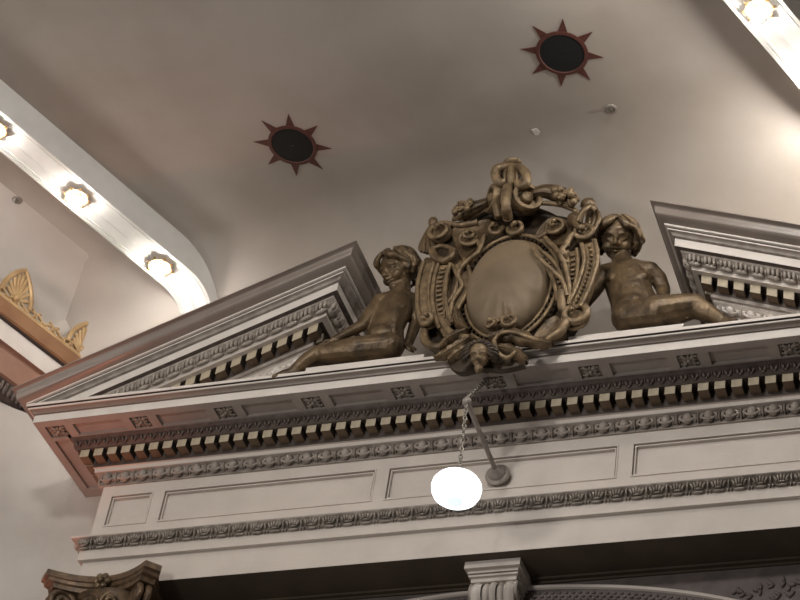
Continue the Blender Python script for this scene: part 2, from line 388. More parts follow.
r0 = mb.build('coffer_flower', LEAFP, ent, ang=75, loc=(c.x, c.y, SZ))
for x in ros[1:]: dup(r0, (x - ros[0], 0, 0))
# corona face, small cyma, ledge
mb = MB(); run(mb, [(0.43, SZ), (0.43, 10.232)]); mb.build('corona', WHITE, ent)
mb = MB(); run(mb, [(0.43, 10.232), (0.427, 10.234), (0.427, 10.238), (0.438, 10.240), (0.442, 10.250), (0.455, 10.258), (0.466, 10.262)]); mb.build('cyma', TAUPE, ent)
mb = MB(); run(mb, [(0.466, 10.262), (0.473, 10.263), (0.473, 10.273)]); mb.build('cornice_fillet', WHITE, ent)
mb = MB(); run(mb, [(0.473, 10.273), (0.464, 10.2735), (0.464, 10.279), (0.484, 10.279)]); mb.build('cornice_groove', GROOVE, ent)
mb = MB(); run(mb, [(0.484, 10.279), (0.486, 10.280), (0.486, 10.302), (-0.45, 10.302)]); mb.build('cornice_ledge', WHITE, ent)

# ------------------------------------------------------------------ the two halves of the broken pediment
SL = 0.411; COSR = math.cos(math.atan(SL)); ZT = 10.387; XT = -3.401; XE = -1.539; ZB = 10.303
def pediment(sgn, label):
    mx = (lambda x: x) if sgn < 0 else (lambda x: 2 * XC - x)
    root = thing('broken_pediment', (mx(-2.3), 0.1, 10.302), label, 'pediment', 'halves of the broken pediment')
    zz = lambda x, v: ZT + SL * (x - XT) + v / COSR
    def rake(prof, mb=None, low_return=False):
        mb = mb or MB(); A = []; B = []; C_ = []; L = []
        for u, v in prof:
            xs_ = max(XF - u, XT + (ZB - ZT - v / COSR) / SL); A.append((mx(xs_), -u, zz(xs_, v)))
            xe = XE + u; B.append((mx(xe), -u, zz(xe, v))); C_.append((mx(xe), WY, zz(xe, v))); L.append((mx(xs_), WY, zz(xs_, v)))
        rows = ([L] if low_return else []) + [A, B, C_]
        return mb.strip(rows)
    cy = []
    for i in range(13):        # cyma recta: hollow above, round below
        t = i / 12; u = 0.574 - 0.080 * t; v = -0.012 - 0.100 * t
        w_ = math.sin(2 * PI * t ** 0.8); cy.append((u - 0.012 * w_ + 0.010 * math.sin(PI * t), v + 0.004 * w_))
    rake([(-0.45, 0.0), (0.572, 0.0), (0.58, -0.002), (0.58, -0.010), (0.574, -0.012)] , low_return=True).build('cap_fillet', TAUPE, root)
    rake(cy, low_return=True).build('sima', TAUPE, root, ang=60)
    rake([(0.494, -0.112), (0.494, -0.124), (0.474, -0.125)], low_return=True).build('fillet', WHITE, root)
    rake([(0.474, -0.125), (0.466, -0.126), (0.466, -0.131), (0.475, -0.131)]).build('groove', GROOVE, root)
    rake([(0.475, -0.131), (0.475, -0.141)]).build('fillet', WHITE, root)
    rake([(0.475, -0.141), (0.462, -0.144), (0.452, -0.152), (0.447, -0.163), (0.438, -0.166), (0.428, -0.167), (0.428, -0.174), (0.432, -0.174)]).build('cyma', MOULD, root)
    rake([(0.432, -0.174), (0.432, -0.236)]).build('corona', WHITE, root)
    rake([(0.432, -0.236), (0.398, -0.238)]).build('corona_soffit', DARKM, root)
    mb = rake([(0.398, -0.238), (0.398, -0.246), (0.390, -0.250), (0.376, -0.268), (0.354, -0.285), (0.340, -0.300)])
    pl = 0.1045
    def scallop(f):
        for k in range(-1, 2):
            frame_ell(mb, f, k * .029, 0.382 - .004 * abs(k), -0.270 + .003 * abs(k), 0.0125, 0.022, 0.032, 8, 5)
        frame_ell(mb, f, 0, 0.360, -0.298, 0.044, 0.018, 0.016, 10, 5)
        frame_ell(mb, f, pl / 2, 0.368, -0.268, 0.006, 0.018, 0.022, 6, 4)
    n = int((XE + 0.36 - (-2.75)) / pl)
    for i in range(n):
        cx = XE + 0.36 - (i + .5) * pl
        if zz(cx, -0.31) < ZB: continue
        scallop(lambda s, u, v, cx=cx: Vector((mx(cx + s), -u, zz(cx + s, v))))
    for i in range(6):
        cyy = -0.36 + (i + .5) * pl
        scallop(lambda s, u, v, cyy=cyy: Vector((mx(XE + u), cyy + s, zz(XE + u, v))))
    mb.build('leaf_moulding', SCALP, root, ang=75)
    rake([(0.340, -0.297), (0.336, -0.298), (0.336, -0.332), (0.30, -0.334)]).build('fillet', CREAM, root)
    rake([(0.30, -0.334), (0.225, -0.334), (0.225, -0.412), (0.222, -0.416)]).build('dentil_bed', GROOVE, root)
    rake([(0.228, -0.416), (0.226, -0.440), (0.212, -0.446), (0.212, -0.462)]).build('band', MOULD, root)
    # dentils follow the slope
    first = None; cx0 = XE + 0.270 - 0.03; i = 0
    while True:
        cx = cx0 - 0.108 * i; i += 1
        if zz(cx - .035, -0.34) < ZB + 0.02: break
        if first is None:
            mb = MB(); vs = []
            for x in (cx - .034, cx + .034):
                for u in (0.224, 0.302):
                    for v in (-0.398, -0.335): vs.append((mx(x), -u, zz(x, v)))
            mb.add(vs, [(0, 1, 3, 2), (4, 6, 7, 5), (0, 4, 5, 1), (2, 3, 7, 6), (0, 2, 6, 4), (1, 5, 7, 3)])
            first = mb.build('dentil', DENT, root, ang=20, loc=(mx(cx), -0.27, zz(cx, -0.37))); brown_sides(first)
        else:
            dup(first, (mx(cx) - mx(cx0), 0, zz(cx, 0) - zz(cx0, 0)))
    for k in (1, 2, 3): dup(first, (0.0, 0.108 * k, 0.0))
    # egg and dart under the dentils
    mb = rake([(0.212, -0.462), (0.205, -0.468), (0.190, -0.474), (0.176, -0.495), (0.160, -0.512), (0.158, -0.530), (0.14, -0.532)])
    i = 0
    while True:
        cx = XE + 0.17 - (i + .5) * pit2; i += 1
        if zz(cx, -0.47) < ZB: break
        egg_unit(lambda s, p, z, cx=cx: Vector((mx(cx + s), -(p + 0.150), zz(cx + s, z - 10.430))), mb, pit2, 9.908, 9.962)
    mb.build('egg_and_dart_moulding', WHITE, root, ang=75)
    # tympanum
    mb = MB(); a = XT + (ZB - ZT + 0.50 / COSR) / SL; e = XE + 0.14
    poly = [(mx(a), -0.14, ZB), (mx(e), -0.14, ZB), (mx(e), -0.14, zz(e, -0.50))]
    mb.prism(poly, (0, 0.12, 0)); mb.box(min(mx(e - .04), mx(e)), max(mx(e - .04), mx(e)), -.13, WY, ZB, zz(e, -0.50))
    mb.build('tympanum', CREAM, root)
    return root
pediment(-1, 'left half of the broken pediment with its raking taupe cornice')
pediment(1, 'right half of the broken pediment, cut off by the photo edge')

# ------------------------------------------------------------------ plinths for the statues
def plinth(x0, x1, label):
    r = thing('plinth', ((x0 + x1) / 2, -0.2, 10.302), label, 'plinth', 'blocks under the cherub statues')
    mb = MB(); mb.prism([(x0, -0.440, 10.302), (x1, -0.440, 10.302), (x1 , -0.440, 10.372), (x0 , -0.440, 10.372)], (0, 0.46, 0)); mb.build('block', WHITE, r, ang=20)
    return r
plinth(-1.215, -0.37, 'cream block under the left seated cherub statue')
plinth(0.62, 1.375, 'cream block under the right seated cherub statue')

# ------------------------------------------------------------------ seated cherub statues
def limb(mb, pts, rs):
    for i in range(len(pts)):
        mb.ell(pts[i], rs[i], 14, 9)
        if i: mb.tube([pts[i - 1], pts[i]], [rs[i - 1], rs[i]], 14)
def head_frame(face, tilt=0.0):
    f = Vector(face).normalized(); z = Vector((math.sin(tilt), 0, math.cos(tilt)))
    r = f.cross(z).normalized(); u = r.cross(f).normalized()
    return r, f, u           # right-hand side of the viewer facing along f, forward, up
def add_head(mb, c, R, fr):
    r, f, u = fr; M = Matrix((r, f, u)).transposed(); c = Vector(c)
    P = lambda a, b, d: c + r * (a * R) + f * (b * R) + u * (d * R)
    E = lambda a, b, d, x, y, z, n=12: mb.ell(P(a, b, d), (x * R, y * R, z * R), n, 8, M)
    E(0, -0.05, 0.15, 0.88, 0.98, 0.95, 20); E(0, 0.22, -0.28, 0.68, 0.70, 0.78, 16)      # skull, face
    for s in (-1, 1):
        E(s * 0.36, 0.54, -0.38, 0.33, 0.30, 0.30); E(s * 0.88, -0.05, -0.12, 0.10, 0.18, 0.24)     # cheek, ear
        mb.tube([P(s * 0.12, 0.86, 0.15), P(s * 0.34, 0.86, 0.24), P(s * 0.60, 0.66, 0.14)], [0.07 * R, 0.085 * R, 0.06 * R], 10)       # brow
        E(s * 0.35, 0.70, 0.0, 0.17, 0.15, 0.115)                                                  # eye
        for q, w_ in ((0.115, .045), (-0.105, .036)):                                              # lids
            mb.tube([P(s * 0.17, 0.80, 0.0), P(s * 0.26, 0.85, q * .9), P(s * 0.38, 0.83, q), P(s * 0.54, 0.70, -0.02)], w_ * R, 10)
    E(0, 0.68, -0.88, 0.26, 0.24, 0.22)                                                       # chin
    mb.tube([P(0, 0.84, 0.12), P(0, 1.10, -0.24)], [0.075 * R, 0.12 * R], 10); E(0, 1.05, -0.26, 0.15, 0.14, 0.12)   # nose
    for s in (-1, 1): E(s * .14, 0.96, -0.29, 0.09, 0.10, 0.085)
    E(0, 0.84, -0.40, 0.22, 0.12, 0.12)
    mb.tube([P(-.22, .84, -.535), P(-.08, .97, -.485), P(0, .99, -.50), P(.08, .97, -.485), P(.22, .84, -.535)], [.04 * R, .065 * R, .065 * R, .065 * R, .04 * R], 10)   # lips
    mb.tube([P(-.20, .84, -.56), P(0, .95, -.66), P(.20, .84, -.56)], [.04 * R, .08 * R, .04 * R], 10)
    return P
def head_edit(P, R, fr):
    r, f, u = fr
    eyes = [P(s * 0.34, 0.78, -0.02) for s in (-1, 1)]; ml = P(-0.15, 0.98, -0.560); mr = P(0.15, 0.98, -0.560)
    def ed(v):
        for e in eyes:
            q = v - e; d2 = (q.dot(r) / 1.35) ** 2 + q.dot(u) ** 2 + (q.dot(f) * .6) ** 2
            v = v - f * (0.06 * R * math.exp(-d2 / (0.22 * R) ** 2))
        t = max(0, min(1, (v - ml).dot(mr - ml) / (mr - ml).length_squared)); q = v - (ml + (mr - ml) * t)
        v = v - f * (0.10 * R * math.exp(-(q.dot(u) ** 2 + (q.dot(f) * .3) ** 2) / (0.045 * R) ** 2))
        return v
    return ed
def hand(mb, w_, d, up, k=1.0):
    d = Vector(d).normalized(); up = Vector(up); up = (up - d * up.dot(d)).normalized(); s = d.cross(up).normalized(); w_ = Vector(w_)
    p = w_ + d * 0.045 * k; M = Matrix((s, d, up)).transposed(); mb.ell(p, (0.036 * k, 0.048 * k, 0.020 * k), 12, 8, M)
    for j, L in enumerate((0.042, 0.052, 0.048, 0.036)):
        b = p + d * 0.036 * k + s * (j - 1.5) * 0.0185 * k; q = b + d * L * .55 * k - up * 0.004 * k; e = q + d * L * .45 * k - up * 0.020 * k
        limb(mb, [b, q, e], [0.0105 * k, 0.0098 * k, 0.0085 * k])
    b = p - s * 0.028 * k - d * 0.012 * k; q = b - s * 0.022 * k + d * 0.022 * k; e = q + d * 0.022 * k - up * .006 * k
    limb(mb, [b, q, e], [0.0125 * k, 0.0115 * k, 0.0095 * k])
def foot(mb, a, toe, up, k=1.0):
    a = Vector(a); d = (Vector(toe) - a).normalized(); up = Vector(up); up = (up - d * up.dot(d)).normalized(); s = d.cross(up)
    L = (Vector(toe) - a).length
    limb(mb, [a - d * 0.02 - up * .012, a + d * L * .45 - up * 0.010, a + d * L * .75 - up * 0.016], [0.036 * k, 0.034 * k, 0.032 * k])
    for j, r in enumerate((0.015, 0.012, 0.0115, 0.011, 0.010)):
        b = a + d * (L * .85 - abs(j - .6) * 0.006) + s * (j - 2) * 0.0165 * k - up * 0.020
        limb(mb, [b, b + d * L * .15], [r * k, r * k * .9])
def hair(c, R, fr, seed, root, back=1.0):
    rnd = random.Random(seed); r, f, u = fr; c = Vector(c); mb = MB()
    P = lambda a, b, d: c + r * (a * R) + f * (b * R) + u * (d * R)
    M = Matrix((r, f, u)).transposed()
    mb.ell(P(0, -0.34, 0.30), (0.94 * R, 0.84 * R, 0.92 * R), 18, 12, M)
    for j in range(34):                                    # wavy locks from the parting round the head, clear of the face
        th = -PI + 2 * PI * (j + .5) / 34; sx, cy_ = math.sin(th), math.cos(th)        # cy_ = 1 is the forehead
        if cy_ > 0.62:                                     # fringe swept aside above the brow
            sd = 1 if sx > 0 else -1
            q_ = rnd.uniform(-.07, .07); pts = [P(sd * .04, .20, 1.13), P(sd * .16 + sx * .25, .70, .90 + q_), P(sd * .42 + sx * .3, .80, .62 + q_), P(sd * .80, .52, .44 - q_), P(sd * 1.00, .14, .06)]
        else:
            low = (-.45 if cy_ > 0 else -.85 * back) + rnd.uniform(-.1, .1); wv = rnd.uniform(.06, .14) * (1 if j % 2 else -1)
            pts = [P(sx * .2, cy_ * .2 - .1, 1.16), P(sx * .74, cy_ * .70 - .16, .90), P(sx * .98, cy_ * .80 - .20, .42), P(sx * 1.03 + wv, cy_ * .84 - .24, -.05), P(sx * .98 - wv, cy_ * .80 - .26, low * .6), P(sx * .84, cy_ * .72 - .26, low)]
        pts = crom(pts, 4); n = len(pts)
        k_ = (1.0, .78, 1.12)[j % 3]; mb.tube(pts, [k_ * R * (0.075 + 0.055 * math.sin(PI * i / (n - 1))) for i in range(n)], 9); mb.ell(pts[-1], R * 0.10 * k_, 8, 6)
    return remesh(mb, 'hair', HAIRM, root, 0.006, 1, 0.3)
def torso(mb, pts, rad, flat, side):
    """trunk: elliptical tube through pelvis, waist, chest, shoulders; `side` points out of the chest"""
    P = crom(pts, 5); n = len(P); q = [(len(rad) - 1) * i / (n - 1) for i in range(n)]
    R_ = [rad[int(t)] + (rad[min(int(t) + 1, len(rad) - 1)] - rad[int(t)]) * (t - int(t)) for t in q]
    mb.tube(P, R_, 24, flat=flat, up=side)
def cherub_left():
    root = thing('cherub_statue', at(395, 350, -0.30), 'left bronze cherub statue turning its head away from the shield', 'statue', 'cherub statues beside the shield')
    mb = MB(); Y = -0.30
    pel = at(384, 346, Y + .02); wst = at(386, 329, Y); che = at(393, 312, Y + .02); sho = at(397, 300, Y + .03); nk = at(402, 291, Y + .03); hd = at(399, 270, Y)
    torso(mb, [pel + Vector((0, 0, -.05)), pel, wst, che, sho, sho + Vector((.015, .01, .035))], [.12, .152, .136, .142, .120, .06], 0.74, (-.25, -1, -.1))
    M = Matrix.Rotation(0.15, 3, 'Y'); mb.ell(pel, (0.15, 0.115, 0.11), 18, 12, M)
    mb.ell(at(381, 333, Y - .075), (0.085, 0.05, 0.075), 14, 9)
    mb.ell(at(392, 308, Y - .045), (0.11, 0.04, 0.055), 14, 9)
    limb(mb, [sho, nk, hd + Vector((.015, .03, -.06))], [0.080, 0.064, 0.066])
    R = 0.140; fr = head_frame((-0.55, -0.66, -0.56), 0.12); P = add_head(mb, hd, R, fr)
    shl, shr = at(380, 302, Y - .01), at(412, 301, Y + .05)
    limb(mb, [sho, shl], [0.075, 0.062]); limb(mb, [sho, shr], [0.075, 0.062])
    el = at(361, 326, Y - .08); wr = at(334, 340, Y - .15)
    limb(mb, [shl, at(372, 312, Y - .04), el, wr], [0.056, 0.052, 0.043, 0.028]); hand(mb, wr, at(314, 348, Y - .16) - wr, (0.1, -.4, 1), 0.95)
    el2 = at(416, 322, Y + .10); wr2 = at(408, 345, Y + .08)
    limb(mb, [shr, el2, wr2], [0.056, 0.045, 0.032]); hand(mb, wr2, (0.2, -.2, -0.3), (0, 0, 1), .9)
    hip = at(389, 347, Y - .06); kn = at(318, 354, Y - .13); an = at(293, 371, Y - .14)
    limb(mb, [hip, at(355, 350, Y - .11), kn, (kn + an) / 2 + Vector((0, 0, .008)), an], [0.100, 0.092, 0.062, 0.055, 0.036])
    foot(mb, an, an + Vector((-0.13, -0.02, -0.045)), (0.2, -.2, 1))
    kn2 = at(338, 345, Y + .04); an2 = at(318, 360, Y + .02)
    limb(mb, [pel + Vector((-.04, .05, -.02)), kn2, an2], [0.092, 0.060, 0.038]); foot(mb, an2, an2 + Vector((-0.11, -.02, -.03)), (0, 0, 1))
    base = head_edit(P, R, fr); nav = at(381, 333, Y - .125)
    remesh(mb, 'body', BRONZE, root, 0.0062, 5, 0.5, lambda v: base(v) + Vector((0, 0.012 * math.exp(-(v - nav).length_squared / 0.016 ** 2), 0)))
    hair(hd, R, fr, 3, root, 0.9)
cherub_left()
def cherub_right():
    root = thing('cherub_statue', at(640, 322, -0.30), 'right bronze cherub statue facing out, leaning on the shield', 'statue', 'cherub statues beside the shield')
    mb = MB(); Y = -0.28
    pel = at(637, 313, Y + .01); wst = at(632, 298, Y); che = at(627, 281, Y + .01); sho = at(626, 271, Y + .02); nk = at(621, 259, Y + .02); hd = at(618, 239, Y - .02)
    torso(mb, [pel + Vector((0, 0, -.05)), pel, wst, che, sho, sho + Vector((-.02, 0, .05))], [.14, .172, .150, .155, .135, .065], 0.72, (0.0, -1, -.12))
    M = Matrix.Rotation(-0.15, 3, 'Y'); mb.ell(pel, (0.17, 0.12, 0.10), 18, 12, M)
    mb.ell(at(631, 304, Y - .085), (0.10, 0.05, 0.085), 14, 9)
    for px in (615, 638): mb.ell(at(px, 277, Y - .066), (0.070, 0.028, 0.045), 12, 8)
    limb(mb, [sho, nk, hd + Vector((0.01, .03, -.07))], [0.09, 0.068, 0.070])
    R = 0.142; fr = head_frame((0.12, -0.80, -0.66), 0.03); P = add_head(mb, hd, R, fr)
    shl, shr = at(605, 273, Y + .02), at(650, 271, Y + .01)
    limb(mb, [sho, shl], [0.085, 0.064]); limb(mb, [sho, shr], [0.085, 0.066])
    el = at(595, 290, Y + .03); wr = at(580, 310, Y + .06)
    limb(mb, [shl, el, wr], [0.062, 0.050, 0.036]); hand(mb, wr, (-.25, .05, -.5), (-.3, -1, 0), .95)
    el2 = at(663, 289, Y + .07); wr2 = at(664, 302, Y + .0)
    limb(mb, [shr, at(658, 278, Y + .04), el2, wr2], [0.064, 0.058, 0.050, 0.036]); hand(mb, wr2, (0.12, -.5, -.55), (0.3, -.6, 1), .95)
    hip = at(628, 317, Y - .09); kn = at(694, 306, Y - .12); an = at(722, 320, Y - .10)
    limb(mb, [hip, at(658, 313, Y - .13), kn, (kn + an) / 2, an], [0.112, 0.116, 0.084, 0.064, 0.040]); foot(mb, an, an + Vector((0.12, -0.03, -0.05)), (0, -.2, 1))
    kn2 = at(688, 303, Y + .0); limb(mb, [pel + Vector((.05, .0, 0)), kn2, at(712, 315, Y + .0)], [0.11, 0.066, 0.04])
    base = head_edit(P, R, fr); nav = at(632, 304, Y - .135)
    remesh(mb, 'body', BRONZE, root, 0.0062, 5, 0.5, lambda v: base(v) + Vector((0, 0.014 * math.exp(-(v - nav).length_squared / 0.018 ** 2), 0)))
    hair(hd, R, fr, 11, root, 0.75)
cherub_right()

# ------------------------------------------------------------------ the shield (cartouche)
def cartouche():
    root = thing('cartouche', at(505, 345, -0.45), 'large bronze scrollwork shield with a smooth oval boss between the two cherubs', 'cartouche')
    A = lambda px, py, y=-0.50: at(px, py, y)
    def path(pts, y=-0.52, k=6, closed=False):
        return crom([A(p[0], p[1], p[2] if len(p) > 2 else y) for p in pts], k, closed)
    def spiral(c, r0, turns, sgn, a0, y0, y1, n=34):
        """flat volute: pixel-free, in metres, winding in towards its raised eye"""
        out = []
        for i in range(n):
            t = i / (n - 1); a = a0 + sgn * turns * 2 * PI * t; r = r0 * (1 - t) ** 0.8 + 0.012
            out.append(Vector((c.x + r * math.cos(a), y0 + (y1 - y0) * t, c.z + r * math.sin(a))))
        return out
    # back plate, dished: outline at two depths
    ol = crom([A(*p) for p in ((424, 262), (419, 300), (424, 335), (440, 350), (468, 352), (500, 354), (540, 344), (568, 328), (583, 296), (592, 262), (592, 238), (572, 214), (545, 207), (510, 203), (474, 208), (440, 226))], 4, True)
    cc = sum(ol, Vector()) / len(ol); mb = MB(); rows = []
    for s, y in ((0.90, -0.36), (1.0, -0.39), (1.0, -0.43), (0.93, -0.455), (0.80, -0.440), (0.62, -0.43), (0.3, -0.43), (0.02, -0.43)):
        rows.append([Vector((cc.x + (p.x - cc.x) * s, y, cc.z + (p.z - cc.z) * s)) for p in ol])
    mb.strip(rows, True); mb.build('back_plate', BRONZE_D, root, ang=60)  # plate coloured darker to hold the shade between the scrolls
    def panel(pts, y=-0.485, material=BRONZE):
        P = crom([A(p[0], p[1], y) for p in pts], 4, True); c = sum(P, Vector()) / len(P); mb = MB()
        mb.strip([[Vector((c.x + (p.x - c.x) * k, y + d, c.z + (p.z - c.z) * k)) for p in P] for k, d in ((1.0, .06), (1.0, 0.0), (.94, -.010), (.82, -.004), (.5, .006), (.03, .008))], True)
        mb.build('shield_panel', material, root, ang=50)  # panels carry the lit zones of the plate as lighter gold
    panel(((452, 229), (470, 224), (490, 219), (494, 228), (487, 238), (474, 252), (462, 260), (455, 246)))
    panel(((533, 240), (548, 219), (566, 220), (573, 236), (560, 246), (545, 244)))
    panel(((423, 262), (432, 258), (446, 264), (440, 292), (441, 320), (428, 326), (420, 300)), -0.47)
    panel(((452, 262), (464, 262), (466, 276), (459, 296), (452, 316), (447, 300)), -0.48)
    panel(((545, 322), (558, 316), (566, 330), (556, 342), (540, 346), (532, 340)), -0.47)
    panel(((550, 256), (562, 250), (572, 262), (570, 290), (562, 304), (556, 280)), -0.48)
    panel(((448, 322), (458, 322), (470, 334), (476, 342), (462, 346), (448, 340)), -0.48)
    # oval boss with its puckered lower edge
    oc = A(508, 288, -0.50); ax, az = 0.285, 0.42
    mb = MB(); rows = []
    for i in range(15):
        t = PI / 2 * i / 14; row = []
        for j in range(64):
            a = 2 * PI * j / 64; rr = math.sin(t)
            puck = (0.017 * math.sin(a * 19 + 2.2 * math.sin(a * 5)) + 0.008 * math.sin(a * 33)) * max(0, math.sin(-a + .45)) ** .7 * (rr ** 2.6)
            row.append(Vector((oc.x + ax * rr * math.cos(a), -0.475 - 0.165 * math.cos(t) ** 0.75 + puck, oc.z + az * rr * math.sin(a))))
        rows.append(row)
    mb.strip(rows, True); mb.build('oval_boss', BOSS, root, ang=60)
    ring = lambda k, y: [Vector((oc.x + (ax + k) * math.cos(2 * PI * j / 60), y, oc.z + (az + k) * math.sin(2 * PI * j / 60))) for j in range(60)]
    mb = MB(); mb.tube(ring(0.012, -0.49), 0.012, 6, True); mb.tube(ring(0.062, -0.50), 0.015, 8, True); mb.build('boss_rim', BRONZE_L, root)
    mb = MB()
    for j in range(58):
        a = 2 * PI * j / 58; M = Matrix.Rotation(-a, 3, 'Y')
        mb.ell((oc.x + (ax + .037) * math.cos(a), -0.492, oc.z + (az + .037) * math.sin(a)), (0.020, 0.018, 0.011), 6, 5, M)
    mb.build('bead_ring', BRONZE_D, root)
    # ribbon straps: flat tube, edge beads and rungs
    def strap(pts, wid, name, rung=True, beads=False, y=-0.545, edge=0.015, material=BRONZE_L):
        P = path(pts, y, 8); n = len(P); W = wid if hasattr(wid, '__len__') else [wid, wid]
        ws = [W[0] + (W[1] - W[0]) * i / (n - 1) for i in range(n)]
        L = []; Rr = []; mb = MB(); mid = []
        for i in range(n):
            t = (P[min(i + 1, n - 1)] - P[max(i - 1, 0)]).normalized(); s = t.cross(Vector((0, -1, 0))).normalized()
            L.append(P[i] + s * ws[i]); Rr.append(P[i] - s * ws[i])
        F = Vector((0, .012, 0)); B = Vector((0, .075, 0))
        mb.strip([[L[i] + B, L[i], L[i] * .8 + P[i] * .2 + F, P[i] + F, Rr[i] * .8 + P[i] * .2 + F, Rr[i], Rr[i] + B] for i in range(n)])
        st_mb = mb
        if rung:
            for i in range(3, n - 3, 2):
                if beads: mb.ell(P[i] + Vector((0, -.002, 0)), 0.013, 7, 5)
                else: mb.tube([L[i] * .70 + Rr[i] * .30, L[i] * .30 + Rr[i] * .70], 0.010, 5)
        st = mb.build(name, material, root, ang=50)
        for e in (L, Rr): mb = MB(); mb.tube(e, edge, 7); mb.build('strap_edge', BRONZE_L, st)
        return st
    strap([(444, 264), (440, 280), (439, 298), (442, 316), (446, 326)], 0.045, 'side_strap')
    strap([(429, 262), (424, 280), (423, 300), (426, 318), (430, 328)], 0.042, 'side_strap', False, y=-0.525)
    strap([(588, 242), (591, 258), (587, 276), (581, 292), (574, 306)], 0.045, 'side_strap', True, True)
    strap([(572, 250), (573, 268), (570, 286), (566, 302)], 0.034, 'side_strap', True, False, y=-0.53)
    strap([(458, 262), (464, 276), (461, 292), (452, 308), (450, 322)], 0.045, 'side_strap', False, y=-0.53)
    strap([(535, 252), (548, 262), (558, 280), (562, 300)], 0.030, 'side_strap', True, True, y=-0.54)
    # thin ribbons crossing the right side
    mb = MB()
    mb.tube(path([(532, 247, -.60), (537, 256, -.62), (550, 268, -.60), (562, 280, -.58), (567, 296, -.56)]), 0.014, 7)
    mb.tube(path([(545, 238, -.54), (557, 250, -.56), (564, 262, -.56), (569, 285, -.55), (570, 305, -.54)]), 0.017, 7)
    mb.tube(path([(570, 240, -.53), (563, 248, -.56), (561, 256, -.57), (566, 264, -.55)]), 0.020, 7)
    mb.tube(path([(484, 236, -.54), (478, 252, -.56), (466, 262, -.56), (458, 274, -.55), (462, 286, -.54), (453, 300, -.54), (450, 316, -.54)]), 0.016, 7)
    mb.ell(A(564, 254, -.57), 0.028, 9, 6); mb.build('ribbon', BRONZE_L, root)
    # volutes
    def volute(c, r, turns, sgn, a0, y0, y1, rad, material=BRONZE_L, tail=None, name='volute'):
        mb = MB(); S = spiral(c, r, turns, sgn, a0, y0, y1)
        if tail: S = crom([A(*t) for t in tail] + [S[0]], 5)[:-1] + S
        n = len(S); mb.tube(S, [rad * 1.2 * (1 - 0.40 * i / n) for i in range(n)], 9)
        mb.lathe([(r * .95, 0.03), (r * .95, 0.0), (r * .5, -0.012), (0.005, -0.016)], 20, Vector((c.x, y0 + .02, c.z)), Matrix.Rotation(-PI / 2, 3, 'X') @ Matrix.Scale(-1, 3, Vector((0, 0, 1))) )
        mb.ell((c.x, y1 - .008, c.z), 0.020, 8, 6)
        return mb.build(name, material, root)
    volute(A(441, 233), 0.082, 1.6, 1, 0.6, -0.50, -0.57, 0.019, tail=[(478, 222, -.50), (460, 225, -.50), (450, 224, -.50)])
    volute(A(470, 240), 0.062, 1.5, -1, -0.5, -0.52, -0.57, 0.015, tail=[(462, 270, -.52), (473, 257, -.52), (480, 250, -.52)])
    volute(A(557, 229), 0.062, 1.4, 1, 2.6, -0.52, -0.57, 0.014, tail=[(538, 238, -.52), (546, 233, -.52)])
    volute(A(583, 235), 0.070, 1.1, -1, 1.6, -0.50, -0.57, 0.021, tail=[(566, 246, -.53), (570, 238, -.54), (577, 232, -.53)])
    volute(A(575, 318), 0.098, 1.25, -1, 2.4, -0.50, -0.58, 0.028, tail=[(562, 292, -.54), (562, 305, -.54), (565, 312, -.53)])
    volute(A(431, 325), 0.045, 1.0, 1, 1.8, -0.53, -0.60, 0.022)
    volute(A(518, 232), 0.050, 1.2, 1, 2.8, -0.53, -0.58, 0.016)
    volute(A(497, 233), 0.040, 1.2, -1, 0.4, -0.53, -0.58, 0.014)
    # cups under the left volutes
    mb = MB(); mb.tube(path([(432, 250), (436, 258), (444, 261), (451, 257), (453, 250)], -0.54), 0.030, 8); mb.tube(path([(432, 250), (441, 246), (453, 249)], -0.55), 0.018, 7); mb.build('cup', BRONZE, root)
    mb = MB(); mb.tube(path([(424, 331), (425, 341), (433, 347), (443, 346), (450, 340)], -0.53), 0.030, 8); mb.tube(path([(443, 330), (450, 340), (458, 343)], -.54), 0.024, 7); mb.build('cup', BRONZE, root)
    # tassel of drapery at the left shoulder and bundle at the right shoulder
    mb = MB()
    for i in range(6):
        x = 421 + i * 2.6; mb.tube(path([(432 + i * .5, 224 + i), (426 + i * 1.2, 236), (x, 247), (x + 1, 254 - abs(i - 2.5))], -0.46 - 0.012 * (i % 2)), [0.012 + 0.010 * math.sin(PI * k / 18) for k in range(19)], 7)
    mb.ell(A(433, 222, -.47), (0.035, 0.03, 0.045), 10, 7); mb.build('tassel', BRONZE, root)
    mb = MB()
    for i in range(6):
        mb.tube(path([(586 + i * 2.4, 205 + i * 1.5), (588 + i * 2.2, 214 + i), (587 + i * 2, 224), (583 + i * 2, 231)], -0.49 - .014 * (i % 2)), 0.017, 7)
    mb.tube(path([(578, 222, -.56), (583, 212, -.58), (590, 207, -.57), (596, 211, -.55)]), 0.024, 8); mb.tube(path([(571, 216, -.55), (577, 226, -.57), (585, 228, -.56)]), 0.022, 8)
    mb.ell(A(588, 204, -.47), (0.055, 0.04, 0.05), 10, 7); mb.ell(A(575, 220, -.53), (0.06, 0.05, 0.06), 10, 7); mb.build('leaf_bundle', BRONZE, root)
    # top roll: ribbed barrel between two disc volutes, hood behind with its shade put into the dark gold
    mb = MB(); pr = path([(512, 187, -.62), (508, 188, -.68), (506, 197, -.72), (506, 208, -.70), (508, 218, -.60)], k=9); n = len(pr)
    mb.tube(pr, [0.030 + 0.008 * (i % 2) for i in range(n)], 14); mb.build('ribbed_roll', BRONZE_L, root, ang=70)
    mb = MB(); pr = path([(497, 193, -.60), (496, 204, -.63), (499, 218, -.60)], k=8); mb.tube(pr, [0.026 + 0.007 * (i % 2) for i in range(len(pr))], 10); mb.build('ribbed_roll', BRONZE, root, ang=70)
